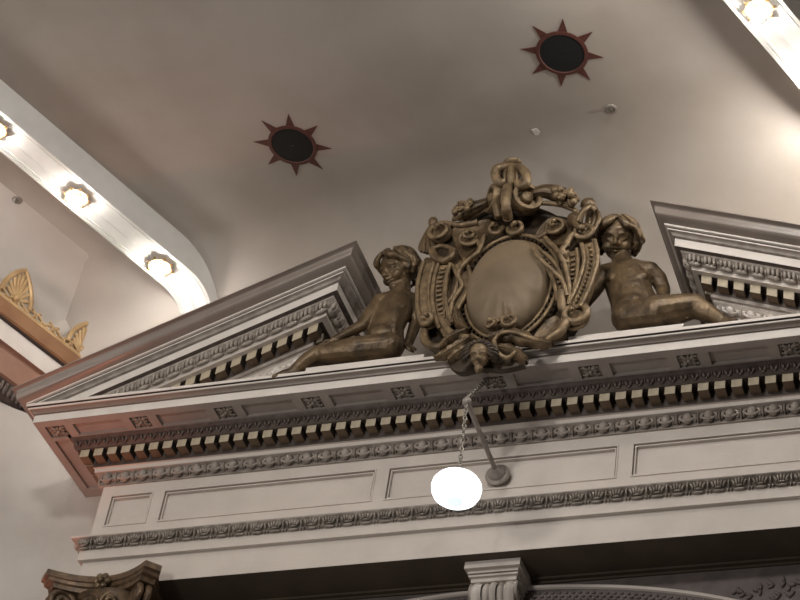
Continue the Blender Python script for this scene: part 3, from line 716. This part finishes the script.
    def disc(c, r, hole, ydir, name):
        mb = MB(); d = Vector(ydir).normalized(); M = d.to_track_quat('Z', 'Y').to_matrix()
        mb.lathe([(r * .93, -0.09), (r, -0.06), (r, -0.006), (r * .96, 0.006), (r * .72, 0.006), (r * .66, -0.010), (r * .62, -0.045), (r * .40, -0.048), (r * .36, 0.0), (r * .2, 0.012), (0.004, 0.014)], 28, c, M)
        return mb.build(name, BRONZE_L, root, ang=35)
    disc(A(528, 196, -.64), 0.108, 0.5, (0.55, -0.80, -0.12), 'disc_volute')
    disc(A(490, 198, -.62), 0.105, 0.5, (-0.80, -0.58, -0.10), 'disc_volute')
    mb = MB(); mb.tube(path([(492, 205, -.50), (510, 200, -.52), (532, 204, -.50)]), 0.085, 12); P = path([(466, 224, -.42), (490, 216, -.45), (510, 212, -.46), (540, 214, -.45), (562, 221, -.42)]); mb.tube(P, [0.012 + 0.038 * math.sin(PI * i / (len(P) - 1)) for i in range(len(P))], 10)
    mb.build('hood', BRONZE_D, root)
    # crest: two drooping curls and a leaf under a flat cap, on a dark stem
    mb = MB()
    mb.tube(path([(510, 167, -.66), (503, 167, -.70), (496, 170, -.71), (496, 178, -.70), (501, 184, -.69), (504, 180, -.70)]), [0.026 + .008 * math.sin(PI * i / 30) for i in range(31)], 10)
    mb.tube(path([(513, 167, -.66), (520, 168, -.70), (526, 174, -.71), (526, 183, -.70), (520, 186, -.69), (517, 181, -.70)]), [0.026 + .008 * math.sin(PI * i / 30) for i in range(31)], 10)
    mb.tube(path([(511, 165, -.66), (511, 173, -.71), (511, 181, -.70), (510, 189, -.66)]), [0.020 + .010 * math.sin(PI * i / 18) for i in range(19)], 9)
    for dx in (-6, 6): mb.tube(path([(511 + dx * .5, 166, -.66), (511 + dx, 173, -.69), (511 + dx * .9, 180, -.68)]), 0.014, 7)
    mb.ell(A(512, 163, -.64), (0.070, 0.05, 0.024), 14, 8); mb.build('crest', BRONZE_L, root)
    mb = MB(); mb.ell(A(511, 177, -.60), (0.092, 0.045, 0.105), 16, 10); mb.tube([A(511, 181, -.58), A(509, 205, -.50)], [0.062, 0.07], 12); mb.build('crest_stem', BRONZE_D, root)
    # horns of plenty either side of the roll, with fruit and flowers
    def horn(pts, r0, r1, fruit, seed):
        mb = MB(); P = path(pts, k=6); n = len(P); mb.tube(P, [r0 + (r1 - r0) * i / (n - 1) for i in range(n)], 10)
        for q in (-1, 1): mb.tube([p + Vector((0, -(r0 + (r1 - r0) * i / (n - 1)) * .75, q * (r0 + (r1 - r0) * i / (n - 1)) * .7)) for i, p in enumerate(P)], 0.008, 5)
        h = mb.build('horn', BRONZE, root); rnd = random.Random(seed); mb = MB(); a, b_ = A(*fruit[0]), A(*fruit[1])
        for i in range(40):
            t = rnd.random(); c = a.lerp(b_, t) + Vector((rnd.uniform(-.02, .02), rnd.uniform(-.045, .02), rnd.uniform(-.045, .045)))
            if i % 3 == 0:
                for k in range(5):
                    q = 2 * PI * k / 5; mb.ell(c + Vector((0.017 * math.cos(q), -0.012, 0.017 * math.sin(q))), (0.011, 0.008, 0.011), 6, 4)
                mb.ell(c + Vector((0, -.018, 0)), 0.008, 6, 4)
            else: mb.ell(c, rnd.uniform(0.018, 0.032), 7, 5)
        mb.build('fruit_and_flowers', BRONZE_L, h, ang=75)
    horn([(532, 194, -.60), (542, 192, -.60), (552, 193, -.58), (562, 196, -.56)], 0.030, 0.066, ((555, 194, -.61), (575, 200, -.58)), 5)
    horn([(487, 203, -.58), (478, 207, -.58), (470, 210, -.56), (462, 214, -.54)], 0.030, 0.058, ((471, 208, -.58), (456, 214, -.55)), 6)
    mb = MB(); mb.tube(path([(453, 219, -.49), (470, 216, -.52), (485, 210, -.55), (490, 205, -.55)]), 0.018, 8); mb.build('garland_cord', BRONZE_L, root); mb = MB(); mb.tube(path([(538, 203, -.56), (556, 204, -.56), (570, 208, -.54), (580, 214, -.52)]), 0.018, 8); mb.build('garland_cord', BRONZE_L, root)
    # lower scroll and acanthus leaves
    def leaf(pts, wid, name='acanthus_leaf', material=BRONZE, y=-0.58, ribs=True):
        P = path(pts, y, 6); n = len(P); rows = []
        for i in range(n):
            t = i / (n - 1); w_ = wid * (math.sin(PI * (0.12 + 0.86 * t)) ** .8) * (1 + .16 * math.sin(t * 26)); tn = (P[min(i + 1, n - 1)] - P[max(i - 1, 0)]).normalized(); s = tn.cross(Vector((0, -1, 0))).normalized()
            up = Vector((0, -1, 0))
            rows.append([P[i] + s * w_ - up * .03, P[i] + s * w_ * .95, P[i] + s * w_ * .5 + up * .018, P[i] + up * .006, P[i] - s * w_ * .5 + up * .018, P[i] - s * w_ * .95, P[i] - s * w_ - up * .03])
        mb = MB(); mb.strip(rows, True)
        if ribs: mb.tube([p + Vector((0, -.010, 0)) for p in P], [0.011 * (1 - .6 * i / n) for i in range(n)], 6)
        return mb.build(name, material, root, ang=60)
    leaf([(470, 338), (458, 345), (447, 352), (434, 358)], 0.050); leaf([(472, 344), (462, 350), (453, 356), (448, 361)], 0.040, y=-.60)
    leaf([(466, 330), (456, 334), (446, 340), (440, 349)], 0.036); leaf([(488, 338), (510, 333), (530, 340), (552, 343)], 0.055, y=-.60)
    leaf([(490, 346), (508, 349), (520, 356), (526, 362)], 0.045, y=-.60); leaf([(560, 330), (552, 336), (546, 342), (540, 348)], 0.04, y=-.55)
    leaf([(455, 308), (457, 318), (462, 326), (470, 330)], 0.036, y=-.54)
    mb = MB(); mb.tube(path([(494, 341, -.63), (500, 334, -.64), (512, 332, -.63), (528, 337, -.61), (548, 342, -.58)]), [0.014] * 25, 7); mb.tube(path([(494, 341, -.63), (497, 352, -.64), (507, 358, -.62), (516, 352, -.61)]), 0.016, 7)
    mb.tube(path([(566, 322, -.55), (560, 332, -.56), (550, 338, -.56), (546, 346, -.54)]), [0.034 - .0007 * i for i in range(19)], 8)
    mb.tube(path([(441, 318, -.54), (448, 330, -.55), (458, 336, -.56), (470, 338, -.58)]), 0.024, 8)
    mb.build('lower_scroll', BRONZE_L, root)
    volute(A(509, 324, -.60), 0.050, 1.3, -1, 2.6, -0.61, -0.66, 0.014); volute(A(492, 326, -.60), 0.040, 1.2, 1, 0.3, -0.61, -0.65, 0.012)
    # dark curled apron behind the mask, over the cornice edge
    mb = MB(); top = path([(454, 352), (466, 347), (480, 345), (500, 348), (524, 356)], -0.53, 5); bot = path([(449, 366), (460, 372), (480, 368), (502, 369), (524, 364)], -0.565, 5)
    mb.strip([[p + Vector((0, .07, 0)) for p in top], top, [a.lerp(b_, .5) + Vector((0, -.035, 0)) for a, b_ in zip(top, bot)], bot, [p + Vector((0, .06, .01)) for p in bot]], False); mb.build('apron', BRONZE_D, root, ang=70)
    # grotesque mask
    mc = A(480, 355, -.66); R = 0.078; fr = head_frame((0.10, -0.80, -0.62)); mb = MB(); P = add_head(mb, mc, R, fr)
    mb.ell(P(0, .55, -1.05), (0.03, 0.03, 0.05), 10, 7)
    remesh(mb, 'mask_face', BRONZE_L, root, 0.006, 2, 0.5, head_edit(P, R, fr))
    mb = MB(); r, f, u = fr
    for j in range(13):
        a = -1.9 + 3.8 * j / 12; s, c_ = math.sin(a), math.cos(a)
        p0 = P(s * .55, .2, .55 + .3 * c_); p1 = P(s * 1.15, .25, .15 + .95 * c_); p2 = P(s * 1.5, -.05, -.15 + 1.05 * c_)
        mb.tube(crom([p0, p1, p2, p2 + Vector((s * .03, -.02, -.015))], 4), [0.013, 0.015, 0.016, 0.017, 0.018, 0.018, 0.018, 0.017, 0.016, 0.015, 0.013, 0.011, 0.009], 7)
    mb.tube([P(0, -.2, .1), Vector((mc.x, -.50, mc.z + .06))], [0.055, 0.07], 10)
    mb.build('mask_mane', BRONZE_D, root)
cartouche()

# ------------------------------------------------------------------ hanging globe lamp
def link(mb, c, d, side, L, W, r):
    d = Vector(d).normalized(); side = Vector(side); side = (side - d * side.dot(d)).normalized(); pts = []
    for i in range(12):
        a = 2 * PI * i / 12; pts.append(Vector(c) + d * (L * math.sin(a)) + side * (W * math.cos(a)))
    mb.tube(pts, r, 5, True)
def chain(mb, a, b, L=0.020):
    a, b = Vector(a), Vector(b); n = max(2, int((b - a).length / (L * 1.45))); d = (b - a).normalized(); s1 = d.orthogonal().normalized(); s2 = d.cross(s1)
    for i in range(n): link(mb, a.lerp(b, (i + .5) / n), d, s1 if i % 2 else s2, L, L * .58, 0.0048)
gl = thing('globe_lamp', (0.087, 0.0, 9.64), 'lit white globe lamp hanging by a chain from a grey bracket arm', 'lamp')
RX = Matrix.Rotation(PI / 2, 3, 'X')
mb = MB(); mb.lathe([(0.083, -0.0), (0.083, 0.014), (0.074, 0.022), (0.060, 0.026), (0.056, 0.040), (0.048, 0.050), (0.030, 0.060), (0.022, 0.075), (0.018, 0.078)], 28, (0.087, -0.001, 9.64), RX); mb.build('wall_rose', GREYM, gl)
tip = Vector((0.089, -0.70, 9.692))
mb = MB(); mb.tube([(0.087, -0.06, 9.645), tip], 0.0165, 12); mb.build('bracket_arm', GREYM, gl)
mb = MB(); mb.ell(tip, 0.032, 14, 10); mb.ell(tip + Vector((0, 0, .034)), 0.012, 8, 6); mb.build('end_ball', GREYM, gl)
gc = Vector((0.100, -0.70, 9.012))
mb = MB(); chain(mb, tip + Vector((0.0, -.004, -0.028)), gc + Vector((0, 0, 0.17))); mb.build('hanging_chain', CHAINM, gl)
mb = MB(); chain(mb, tip + Vector((0, 0, .035)), (0.071, -0.36, 10.160)); mb.ell((0.071, -0.36, 10.166), (0.012, 0.012, 0.008), 8, 5); mb.build('stay_chain', CHAINM, gl)
mb = MB(); mb.lathe([(0.012, 0.185), (0.016, 0.16), (0.040, 0.140), (0.060, 0.115), (0.062, 0.088)], 24, gc); mb.build('fitter_cap', GREYM, gl)
mb = MB(); mb.lathe([(0.060, 0.092), (0.095, 0.086), (0.130, 0.066), (0.150, 0.036), (0.155, 0.010), (0.149, -0.028), (0.134, -0.058), (0.106, -0.080), (0.050, -0.094)], 40, gc); gg = mb.build('glass_globe', GLOBE, gl, ang=80)
mb = MB(); mb.lathe([(0.054, -0.092), (0.040, -0.098), (0.030, -0.103), (0.012, -0.105), (0.004, -0.105)], 28, gc); mb.build('glass_foot', GLOBEF, gl, ang=80)

# ------------------------------------------------------------------ rosette bulbs on the beams
def bulb(px_n, t, label, group, power=14):
    c = N1 * px_n + D1 * t + Vector((0, 0, 12.016))
    r = thing('rosette_light', c, label, 'light', group)
    mb = MB()
    for k in range(8):
        a = 2 * PI * k / 8; M = Matrix.Rotation(a, 3, 'Z'); d = M @ Vector((1, 0, 0)); s = M @ Vector((0, 1, 0))
        rows = []
        for i in range(6):
            q = i / 5; w_ = 0.032 * math.sin(PI * (0.2 + 0.8 * q)) + .001; p = c + d * (0.035 + 0.080 * q) + Vector((0, 0, -0.012 - 0.030 * math.sin(PI * q * .8)))
            rows.append([p + s * w_, p + Vector((0, 0, -.010)), p - s * w_, p + Vector((0, 0, .006))])
        mb.strip(rows, True)
    mb.build('petals', GILT, r)
    mb = MB(); mb.lathe([(0.052, 0.0), (0.050, -0.022), (0.038, -0.040), (0.030, -0.046)], 20, c); mb.build('socket', GILT, r)
    mb = MB(); bc = c + Vector((0, 0, -0.095)); mb.ell(bc, 0.044, 18, 12); mb.build('bulb', BULB, r)
    return r
LN = -2.668; RN = 2.47
for t, lb in ((-1.04, 'lit rosette bulb on the left beam, nearest the pediment'), (-1.93, 'lit rosette bulb half way along the left beam'), (-2.76, 'lit rosette bulb on the left beam, cut by the photo edge')):
    bulb(LN, t, lb, 'rosette bulbs on the left beam')
bulb(RN, -0.70, 'lit rosette bulb on the beam in the top right corner', None, 14)
def beam_lamp(n, t, k=1.0):          # the bulbs further along the beams, out of frame
    l = bpy.data.lights.new('beam_bulb', 'POINT'); l.energy = BULBW * k; l.color = (1.0, 0.96, 0.90); l.shadow_soft_size = 0.044
    o = bpy.data.objects.new('beam_bulb', l); COL.objects.link(o); o.location = N1 * n + D1 * t + Vector((0, 0, 11.921))
BULBW = 12.5
for k in range(6): beam_lamp(LN, -3.65 - 0.88 * k, 0.25)
for t in (0.2, -1.6, -2.5, -3.4, -4.3, -5.2, -6.1, -7.0): beam_lamp(RN, t, 3.7 if t > -2 else 0.8)

# ------------------------------------------------------------------ star vents, sprinklers
def star(px, py, tips, label, dark):
    c = atz(px, py, CZ); r = thing('star_vent', c, label, 'ceiling vent', 'star vents in the ceiling')
    tv = [atz(*p, CZ) - c for p in tips]; R0 = sum(v.length for v in tv) / len(tv); a0 = math.atan2(tv[0].y, tv[0].x)
    el = 1.10; mb = MB(); F = lambda rr, a, z: c + Vector((rr * math.cos(a), rr * math.sin(a) * el, z))
    for k in range(8):
        a = a0 + k * PI / 4
        mb.add([F(0.150, a - .27, -.004), F(0.150, a + .27, -.004), F(R0, a, -.004), F(0.150, a - .27, 0.001), F(0.150, a + .27, .001), F(R0, a, .001)], [(0, 1, 2), (3, 5, 4), (0, 3, 4, 1), (1, 4, 5, 2), (2, 5, 3, 0)])
    rows = [[F(rr, 2 * PI * j / 40, z) for j in range(40)] for rr, z in ((0.178, 0.0), (0.178, -0.008), (0.156, -0.010), (0.150, -0.004))]
    mb.strip(rows, True); mb.build('star_plate', STARRED, r, ang=20)
    mb = MB(); rows = [[F(rr, 2 * PI * j / 40, z) for j in range(40)] for rr, z in ((0.152, 0.0), (0.150, -0.006), (0.10, -0.007), (0.05, -.008), (0.004, -0.008))]; mb.strip(rows, True); mb.build('grille', GRILLE, r)
star(292.5, 145, ((329, 147.5), (255.5, 143), (294, 116), (291.5, 174.5)), 'red star vent with a black centre above the left pediment half', 0)
star(562, 53, ((600, 56), (522, 50), (568.5, 21), (555.5, 85)), 'red star vent with a black centre above the shield', 0)
def sprinkler(px, py, label):
    c = atz(px, py, CZ); r = thing('sprinkler', c, label, 'sprinkler', 'ceiling sprinklers')
    mb = MB(); mb.lathe([(0.044, 0.0), (0.042, -0.005), (0.030, -0.008), (0.027, -0.003)], 20, c); mb.build('escutcheon', GREYM, r)
    mb = MB(); mb.lathe([(0.014, 0.0), (0.014, -0.014), (0.006, -0.016), (0.006, -0.024), (0.016, -0.025), (0.016, -0.028)], 14, c); mb.build('nozzle', CHAINM, r)
sprinkler(17, 200, 'small round sprinkler beside the left beam'); sprinkler(611, 109, 'small round sprinkler on the ceiling below the right star')
c = atz(536, 132, CZ); mb = MB(); mb.prism([c + Vector((x, y, 0)) for x, y in ((-.025, -.03), (.012, -.035), (.028, .0), (.015, .03), (-.015, .028))], (0, 0, -.004))
tag(mb.build('plaster_chip', WHITE), 'small white flake of plaster on the ceiling above the shield', 'plaster chip')

# ------------------------------------------------------------------ gilded cornice on the left wall
G0 = Vector((-3.65, WY, 0))
gr = thing('gilded_cornice', G0 - D1 * 1.0 + Vector((-.1, 0, 10.95)), 'orange and gold cornice on the left wall behind the pediment', 'cornice')
def lrun(prof, t0=-6.0, t1=0.03):
    return MB().strip([[G0 + D1 * t - N1 * d + Vector((0, 0, z)) for d, z in prof] for t in (t0, t1)])
lrun([(0.30, 11.585), (0.0, 11.585), (0.0, 11.565)]).build('cap', GILT, gr); lrun([(0.0, 11.565), (0.004, 11.44), (0.02, 11.43)]).build('fascia', ORANGE, gr)
lrun([(0.02, 11.43), (0.05, 11.43), (0.05, 11.420)]).build('groove', GROOVE, gr); lrun([(0.05, 11.42), (0.045, 11.40), (0.055, 11.265)]).build('frieze', WHITE, gr)
lrun([(0.055, 11.265), (0.09, 11.262), (0.095, 11.04), (0.12, 11.03), (0.26, 11.03)]).build('band', PINK, gr)
mb = lrun([(0.12, 11.03), (0.13, 11.02), (0.18, 10.93), (0.26, 10.92)])
for i in range(40):
    o = G0 + D1 * (-0.02 - i * 0.045) - N1 * 0.14 + Vector((0, 0, 10.975)); mb.ell(o, (0.018, 0.03, 0.055), 6, 5, Matrix.Rotation(0.2, 3, 'Y'))
mb.build('leaf_moulding', DARKM, gr, ang=75)
# openwork cresting
cr = thing('cresting', G0 - D1 * 0.5 + Vector((0, 0, 11.585)), 'gilded openwork palmette cresting standing on the orange cornice', 'cresting')
def G(t, z, d=0.03): return G0 + D1 * t - N1 * d + Vector((0, 0, 11.585 + z))
mb = MB(); mb.tube([G(-6, 0.012), G(0.0, 0.012)], 0.016, 7)
t = -0.02
for k in range(16):
    c = -0.11 - k * 0.19
    for s in (-1, 1):
        S = []
        for i in range(20):
            q = i / 19; a = PI / 2 + s * q * 2.2 * PI; r = 0.045 * (1 - q) + 0.006; S.append(G(c + s * .05 + r * math.cos(a), 0.052 + r * math.sin(a)))
        mb.tube(S, 0.0105, 6)
    mb.tube([G(c - .10, 0.035), G(c - .03, 0.075), G(c + .03, 0.08), G(c + .10, 0.035)], 0.011, 6)
mb.build('scroll_rail', GILT, cr)
def palmette(tc, half=False, h=0.37, wd=0.145):
    mb = MB(); edge = []; n = 11
    og = lambda q: (wd * (1 - q ** 2.2), 0.055 + (h - .055) * q)        # pointed arch: half width and height
    for i in range(n): a, b = og(i / (n - 1)); edge.append(G(tc - a, b))
    if not half:
        for i in range(n - 2, -1, -1): a, b = og(i / (n - 1)); edge.append(G(tc + a, b))
    mb.tube(edge, 0.022, 7); p = mb.build('palmette', GILT, cr)
    mb = MB()
    for k in range(-4, 5):
        if half and k > 0: break
        a = k * 0.34; L = (h - .13) * (1 - .08 * abs(k)); e = G(tc + wd * .72 * math.sin(a), 0.075 + L * math.cos(a * .95)); mdl = G(tc + wd * .34 * math.sin(a * 1.3), 0.075 + L * .5 * math.cos(a * 1.1))
        mb.tube([G(tc + .010 * k, 0.07), mdl, e, e + (e - mdl) * .10], [0.007, 0.012, 0.019, 0.007], 7)
    mb.ell(G(tc, 0.08), (0.035, 0.03, 0.035), 10, 7); mb.build('palmette_leaves', GILT, p)
palmette(-0.70); palmette(0.0, True, 0.35); palmette(-1.40)

# ------------------------------------------------------------------ capital at the lower left
def capital():
    cx, cyc = -2.55, 0.20; zt = 9.034
    r = thing('column_capital', (cx, cyc, 8.5), 'dark gold column capital with curved top slab under the left end of the entablature', 'capital')
    h = 0.36
    mb = MB(); horn = [(-.43, -.36), (-.36, -.43)]
    def ring(k, z):
        pts = []
        for q in range(4):
            M = Matrix.Rotation(q * PI / 2, 3, 'Z')
            a = Vector((-.355, -.435, 0)) * k; b = Vector((.355, -.435, 0)) * k
            for i in range(13):
                t = i / 12; p = a.lerp(b, t); p.y += 0.135 * k * (1 - (2 * t - 1) ** 2); p = p * 1.02
                p = M @ p; pts.append(Vector((cx + p.x, cyc + p.y, z)))
        return pts
    rows = [ring(0.86, zt), ring(1.0, zt), ring(1.0, zt - .045), ring(0.965, zt - .052), ring(0.95, zt - .075), ring(0.90, zt - .085), ring(0.88, zt - .115), ring(0.70, zt - .118)]
    mb.strip(rows, True); mb.build('abacus', CAPM, r, ang=30)
    for q in (0, 3):
        M = Matrix.Rotation(q * PI / 2, 3, 'Z'); mb = MB(); c = Vector((cx, cyc, 0)) + M @ Vector((0, -.305, 0)) + Vector((0, 0, zt - .06))
        for k in range(6):
            a = 2 * PI * k / 6; mb.ell(c + M @ Vector((0.040 * math.cos(a), -.03, 0.040 * math.sin(a))), (0.026, 0.02, 0.026), 8, 5)
        mb.ell(c + M @ Vector((0, -.045, 0)), 0.022, 8, 6); mb.build('flower', BRONZE, r)
    mb = MB(); mb.lathe([(0.25, 8.3), (0.25, 8.6), (0.27, 8.75), (0.30, 8.86), (0.34, 8.92)], 32, (cx, cyc, 0)); mb.build('bell', CAPM, r)
    for sx in (-1, 1):
        for sy in (-1, 1):
            mb = MB(); d = Vector((sx, sy, 0)).normalized(); c = Vector((cx, cyc, 8.84)) + d * 0.42; s = Vector((-d.y, d.x, 0))
            for w_ in (-.03, .03):
                S = []
                for i in range(26):
                    q = i / 25; a = PI * .9 - q * 3.4 * PI; rr = 0.082 * (1 - q) + 0.012; S.append(c + d * rr * math.cos(a) + Vector((0, 0, rr * math.sin(a))) + s * w_)
                S = crom([c - d * .20 + Vector((0, 0, -.16)) + s * w_, c - d * .13 + Vector((0, 0, -.03)) + s * w_, S[0]], 4)[:-1] + S
                mb.tube(S, 0.024, 7)
            mb.build('volute', CAPM, r)
    for sx in (-1, 1):
        mb = MB(); S = []
        for i in range(22):
            q = i / 21; a = PI / 2 + sx * q * 3 * PI; rr = 0.066 * (1 - q) + .008; S.append(Vector((cx + sx * (-.075) * -1 + rr * math.cos(a) * 1, cyc - .30, 8.83 + rr * math.sin(a))))
        mb.tube(S, 0.018, 7); mb.build('volute', BRONZE, r)
    for k in range(8):
        a = 2 * PI * k / 8 + .39; d = Vector((math.cos(a), math.sin(a), 0)); mb = MB(); b = Vector((cx, cyc, 8.35)) + d * .25; s = Vector((-d.y, d.x, 0)); rows = []
        for i, (o, z) in enumerate(((0, 0), (0.02, .12), (0.04, .24), (0.08, .33), (0.14, .35), (0.16, .31))):
            w_ = (.09, .10, .10, .085, .06, .02)[i]; p = b + d * o + Vector((0, 0, z)); rows.append([p + s * w_, p + d * .02 + s * w_ * .4, p + d * .005, p + d * .02 - s * w_ * .4, p - s * w_, p - d * .02])
        mb.strip(rows, True); mb.build('acanthus_leaf', CAPM, r)
    mb = MB(); mb.lathe([(0.25, 6.0), (0.25, 8.26), (0.275, 8.28), (0.275, 8.32), (0.25, 8.34)], 32, (cx, cyc, 0)); mb.build('shaft', CREAM, r)
capital()

# ------------------------------------------------------------------ console bracket and arch below the entablature
def console():
    cx = 0.092; r = thing('console_bracket', (cx, 0.3, 8.6), 'cream scrolled console bracket under the middle of the entablature', 'bracket')
    mb = MB()
    for a, y0, z0, z1 in ((0.183, 0.075, 8.985, 9.035), (0.166, 0.105, 8.965, 8.985), (0.162, 0.115, 8.945, 8.958), (0.150, 0.135, 8.915, 8.945)): mb.box(cx - a, cx + a, y0, .40, z0, z1)
    mb.build('cap', CREAM, r, ang=20)
    mb = MB(); prof = [(0.150, 8.915), (0.125, 8.88), (0.12, 8.83), (0.15, 8.76), (0.20, 8.68), (0.25, 8.58), (0.30, 8.50), (0.36, 8.48)]
    pr = crom([Vector((0, y, z)) for y, z in prof], 4)
    for a, b, o in ((-.140, -.075, 0.0), (-.070, -.028, .012), (-.022, .022, 0.0), (.028, .070, .012), (.075, .140, 0.0)):
        rows = []
        for i in range(7):
            q = i / 6; x = a + (b - a) * q; bul = 0.016 * math.sin(PI * q); rows.append([Vector((cx + x, p.y + o - bul + .01, p.z)) for p in pr])
        mb.strip(rows)
    mb.strip([[Vector((cx + s * .140, p.y + .01, p.z)) for p in pr] for s in (-1,)] + [[Vector((cx - .140, .40, p.z)) for p in pr]]); mb.strip([[Vector((cx + .140, p.y + .01, p.z)) for p in pr], [Vector((cx + .140, .40, p.z)) for p in pr]])
    mb.build('fluted_scroll', CREAM, r, ang=50)
    for s in (-1, 1):
        mb = MB(); S = []
        for i in range(30):
            q = i / 29; a = 2.4 + q * 4.2 * PI; rr = 0.060 * (1 - q) + .008; S.append(Vector((cx + s * .148, 0.205 + rr * math.cos(a), 8.86 + rr * math.sin(a))))
        mb.tube(S, 0.014, 6); mb.build('side_volute', MOULD, r)
console()
AY = 0.345
def zarch(x): return 8.985 - 0.100 * ((x - XC) / 1.1) ** 2 * (1 + .10 * ((x - XC) / 1.1) ** 2)
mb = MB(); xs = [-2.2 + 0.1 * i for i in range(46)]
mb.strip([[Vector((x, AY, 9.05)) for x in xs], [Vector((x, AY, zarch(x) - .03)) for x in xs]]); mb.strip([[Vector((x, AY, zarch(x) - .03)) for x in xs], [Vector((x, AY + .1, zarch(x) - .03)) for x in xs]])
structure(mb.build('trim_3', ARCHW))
mb = MB(); arch = thing('archivolt', (XC, AY, 8.6), 'ornamented arch band curving away below the entablature', 'arch moulding')
mb = MB(); mb.strip([[Vector((x, y, zarch(x) + z)) for x in xs] for y, z in ((AY, 0.006), (AY - .03, 0.006), (AY - .036, -.002), (AY - .030, -.016), (AY - .016, -.022))]); mb.build('edge_moulding', CREAM, arch)
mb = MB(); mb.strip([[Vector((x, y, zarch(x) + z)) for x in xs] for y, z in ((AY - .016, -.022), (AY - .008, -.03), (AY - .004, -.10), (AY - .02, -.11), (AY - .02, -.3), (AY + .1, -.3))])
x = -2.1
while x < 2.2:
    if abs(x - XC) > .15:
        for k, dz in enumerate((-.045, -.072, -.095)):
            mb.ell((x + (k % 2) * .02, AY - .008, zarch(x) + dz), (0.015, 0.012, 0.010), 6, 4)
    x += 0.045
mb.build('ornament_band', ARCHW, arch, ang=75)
sp = thing('spandrel_relief', (1.75, AY, 8.8), 'dark leaf relief on the wall at the lower right corner', 'relief')
mb = MB(); rnd = random.Random(4)
for px, py in ((738, 594), (746, 597), (760, 590), (768, 586), (782, 582), (790, 592), (775, 596), (796, 585)):
    c = at(px, py, AY)
    for k in range(4):
        a = rnd.uniform(0, 6.28); mb.ell(c + Vector((.022 * math.cos(a), -.004, .022 * math.sin(a))), (0.026, 0.014, 0.012), 7, 5, Matrix.Rotation(a, 3, 'Y'))
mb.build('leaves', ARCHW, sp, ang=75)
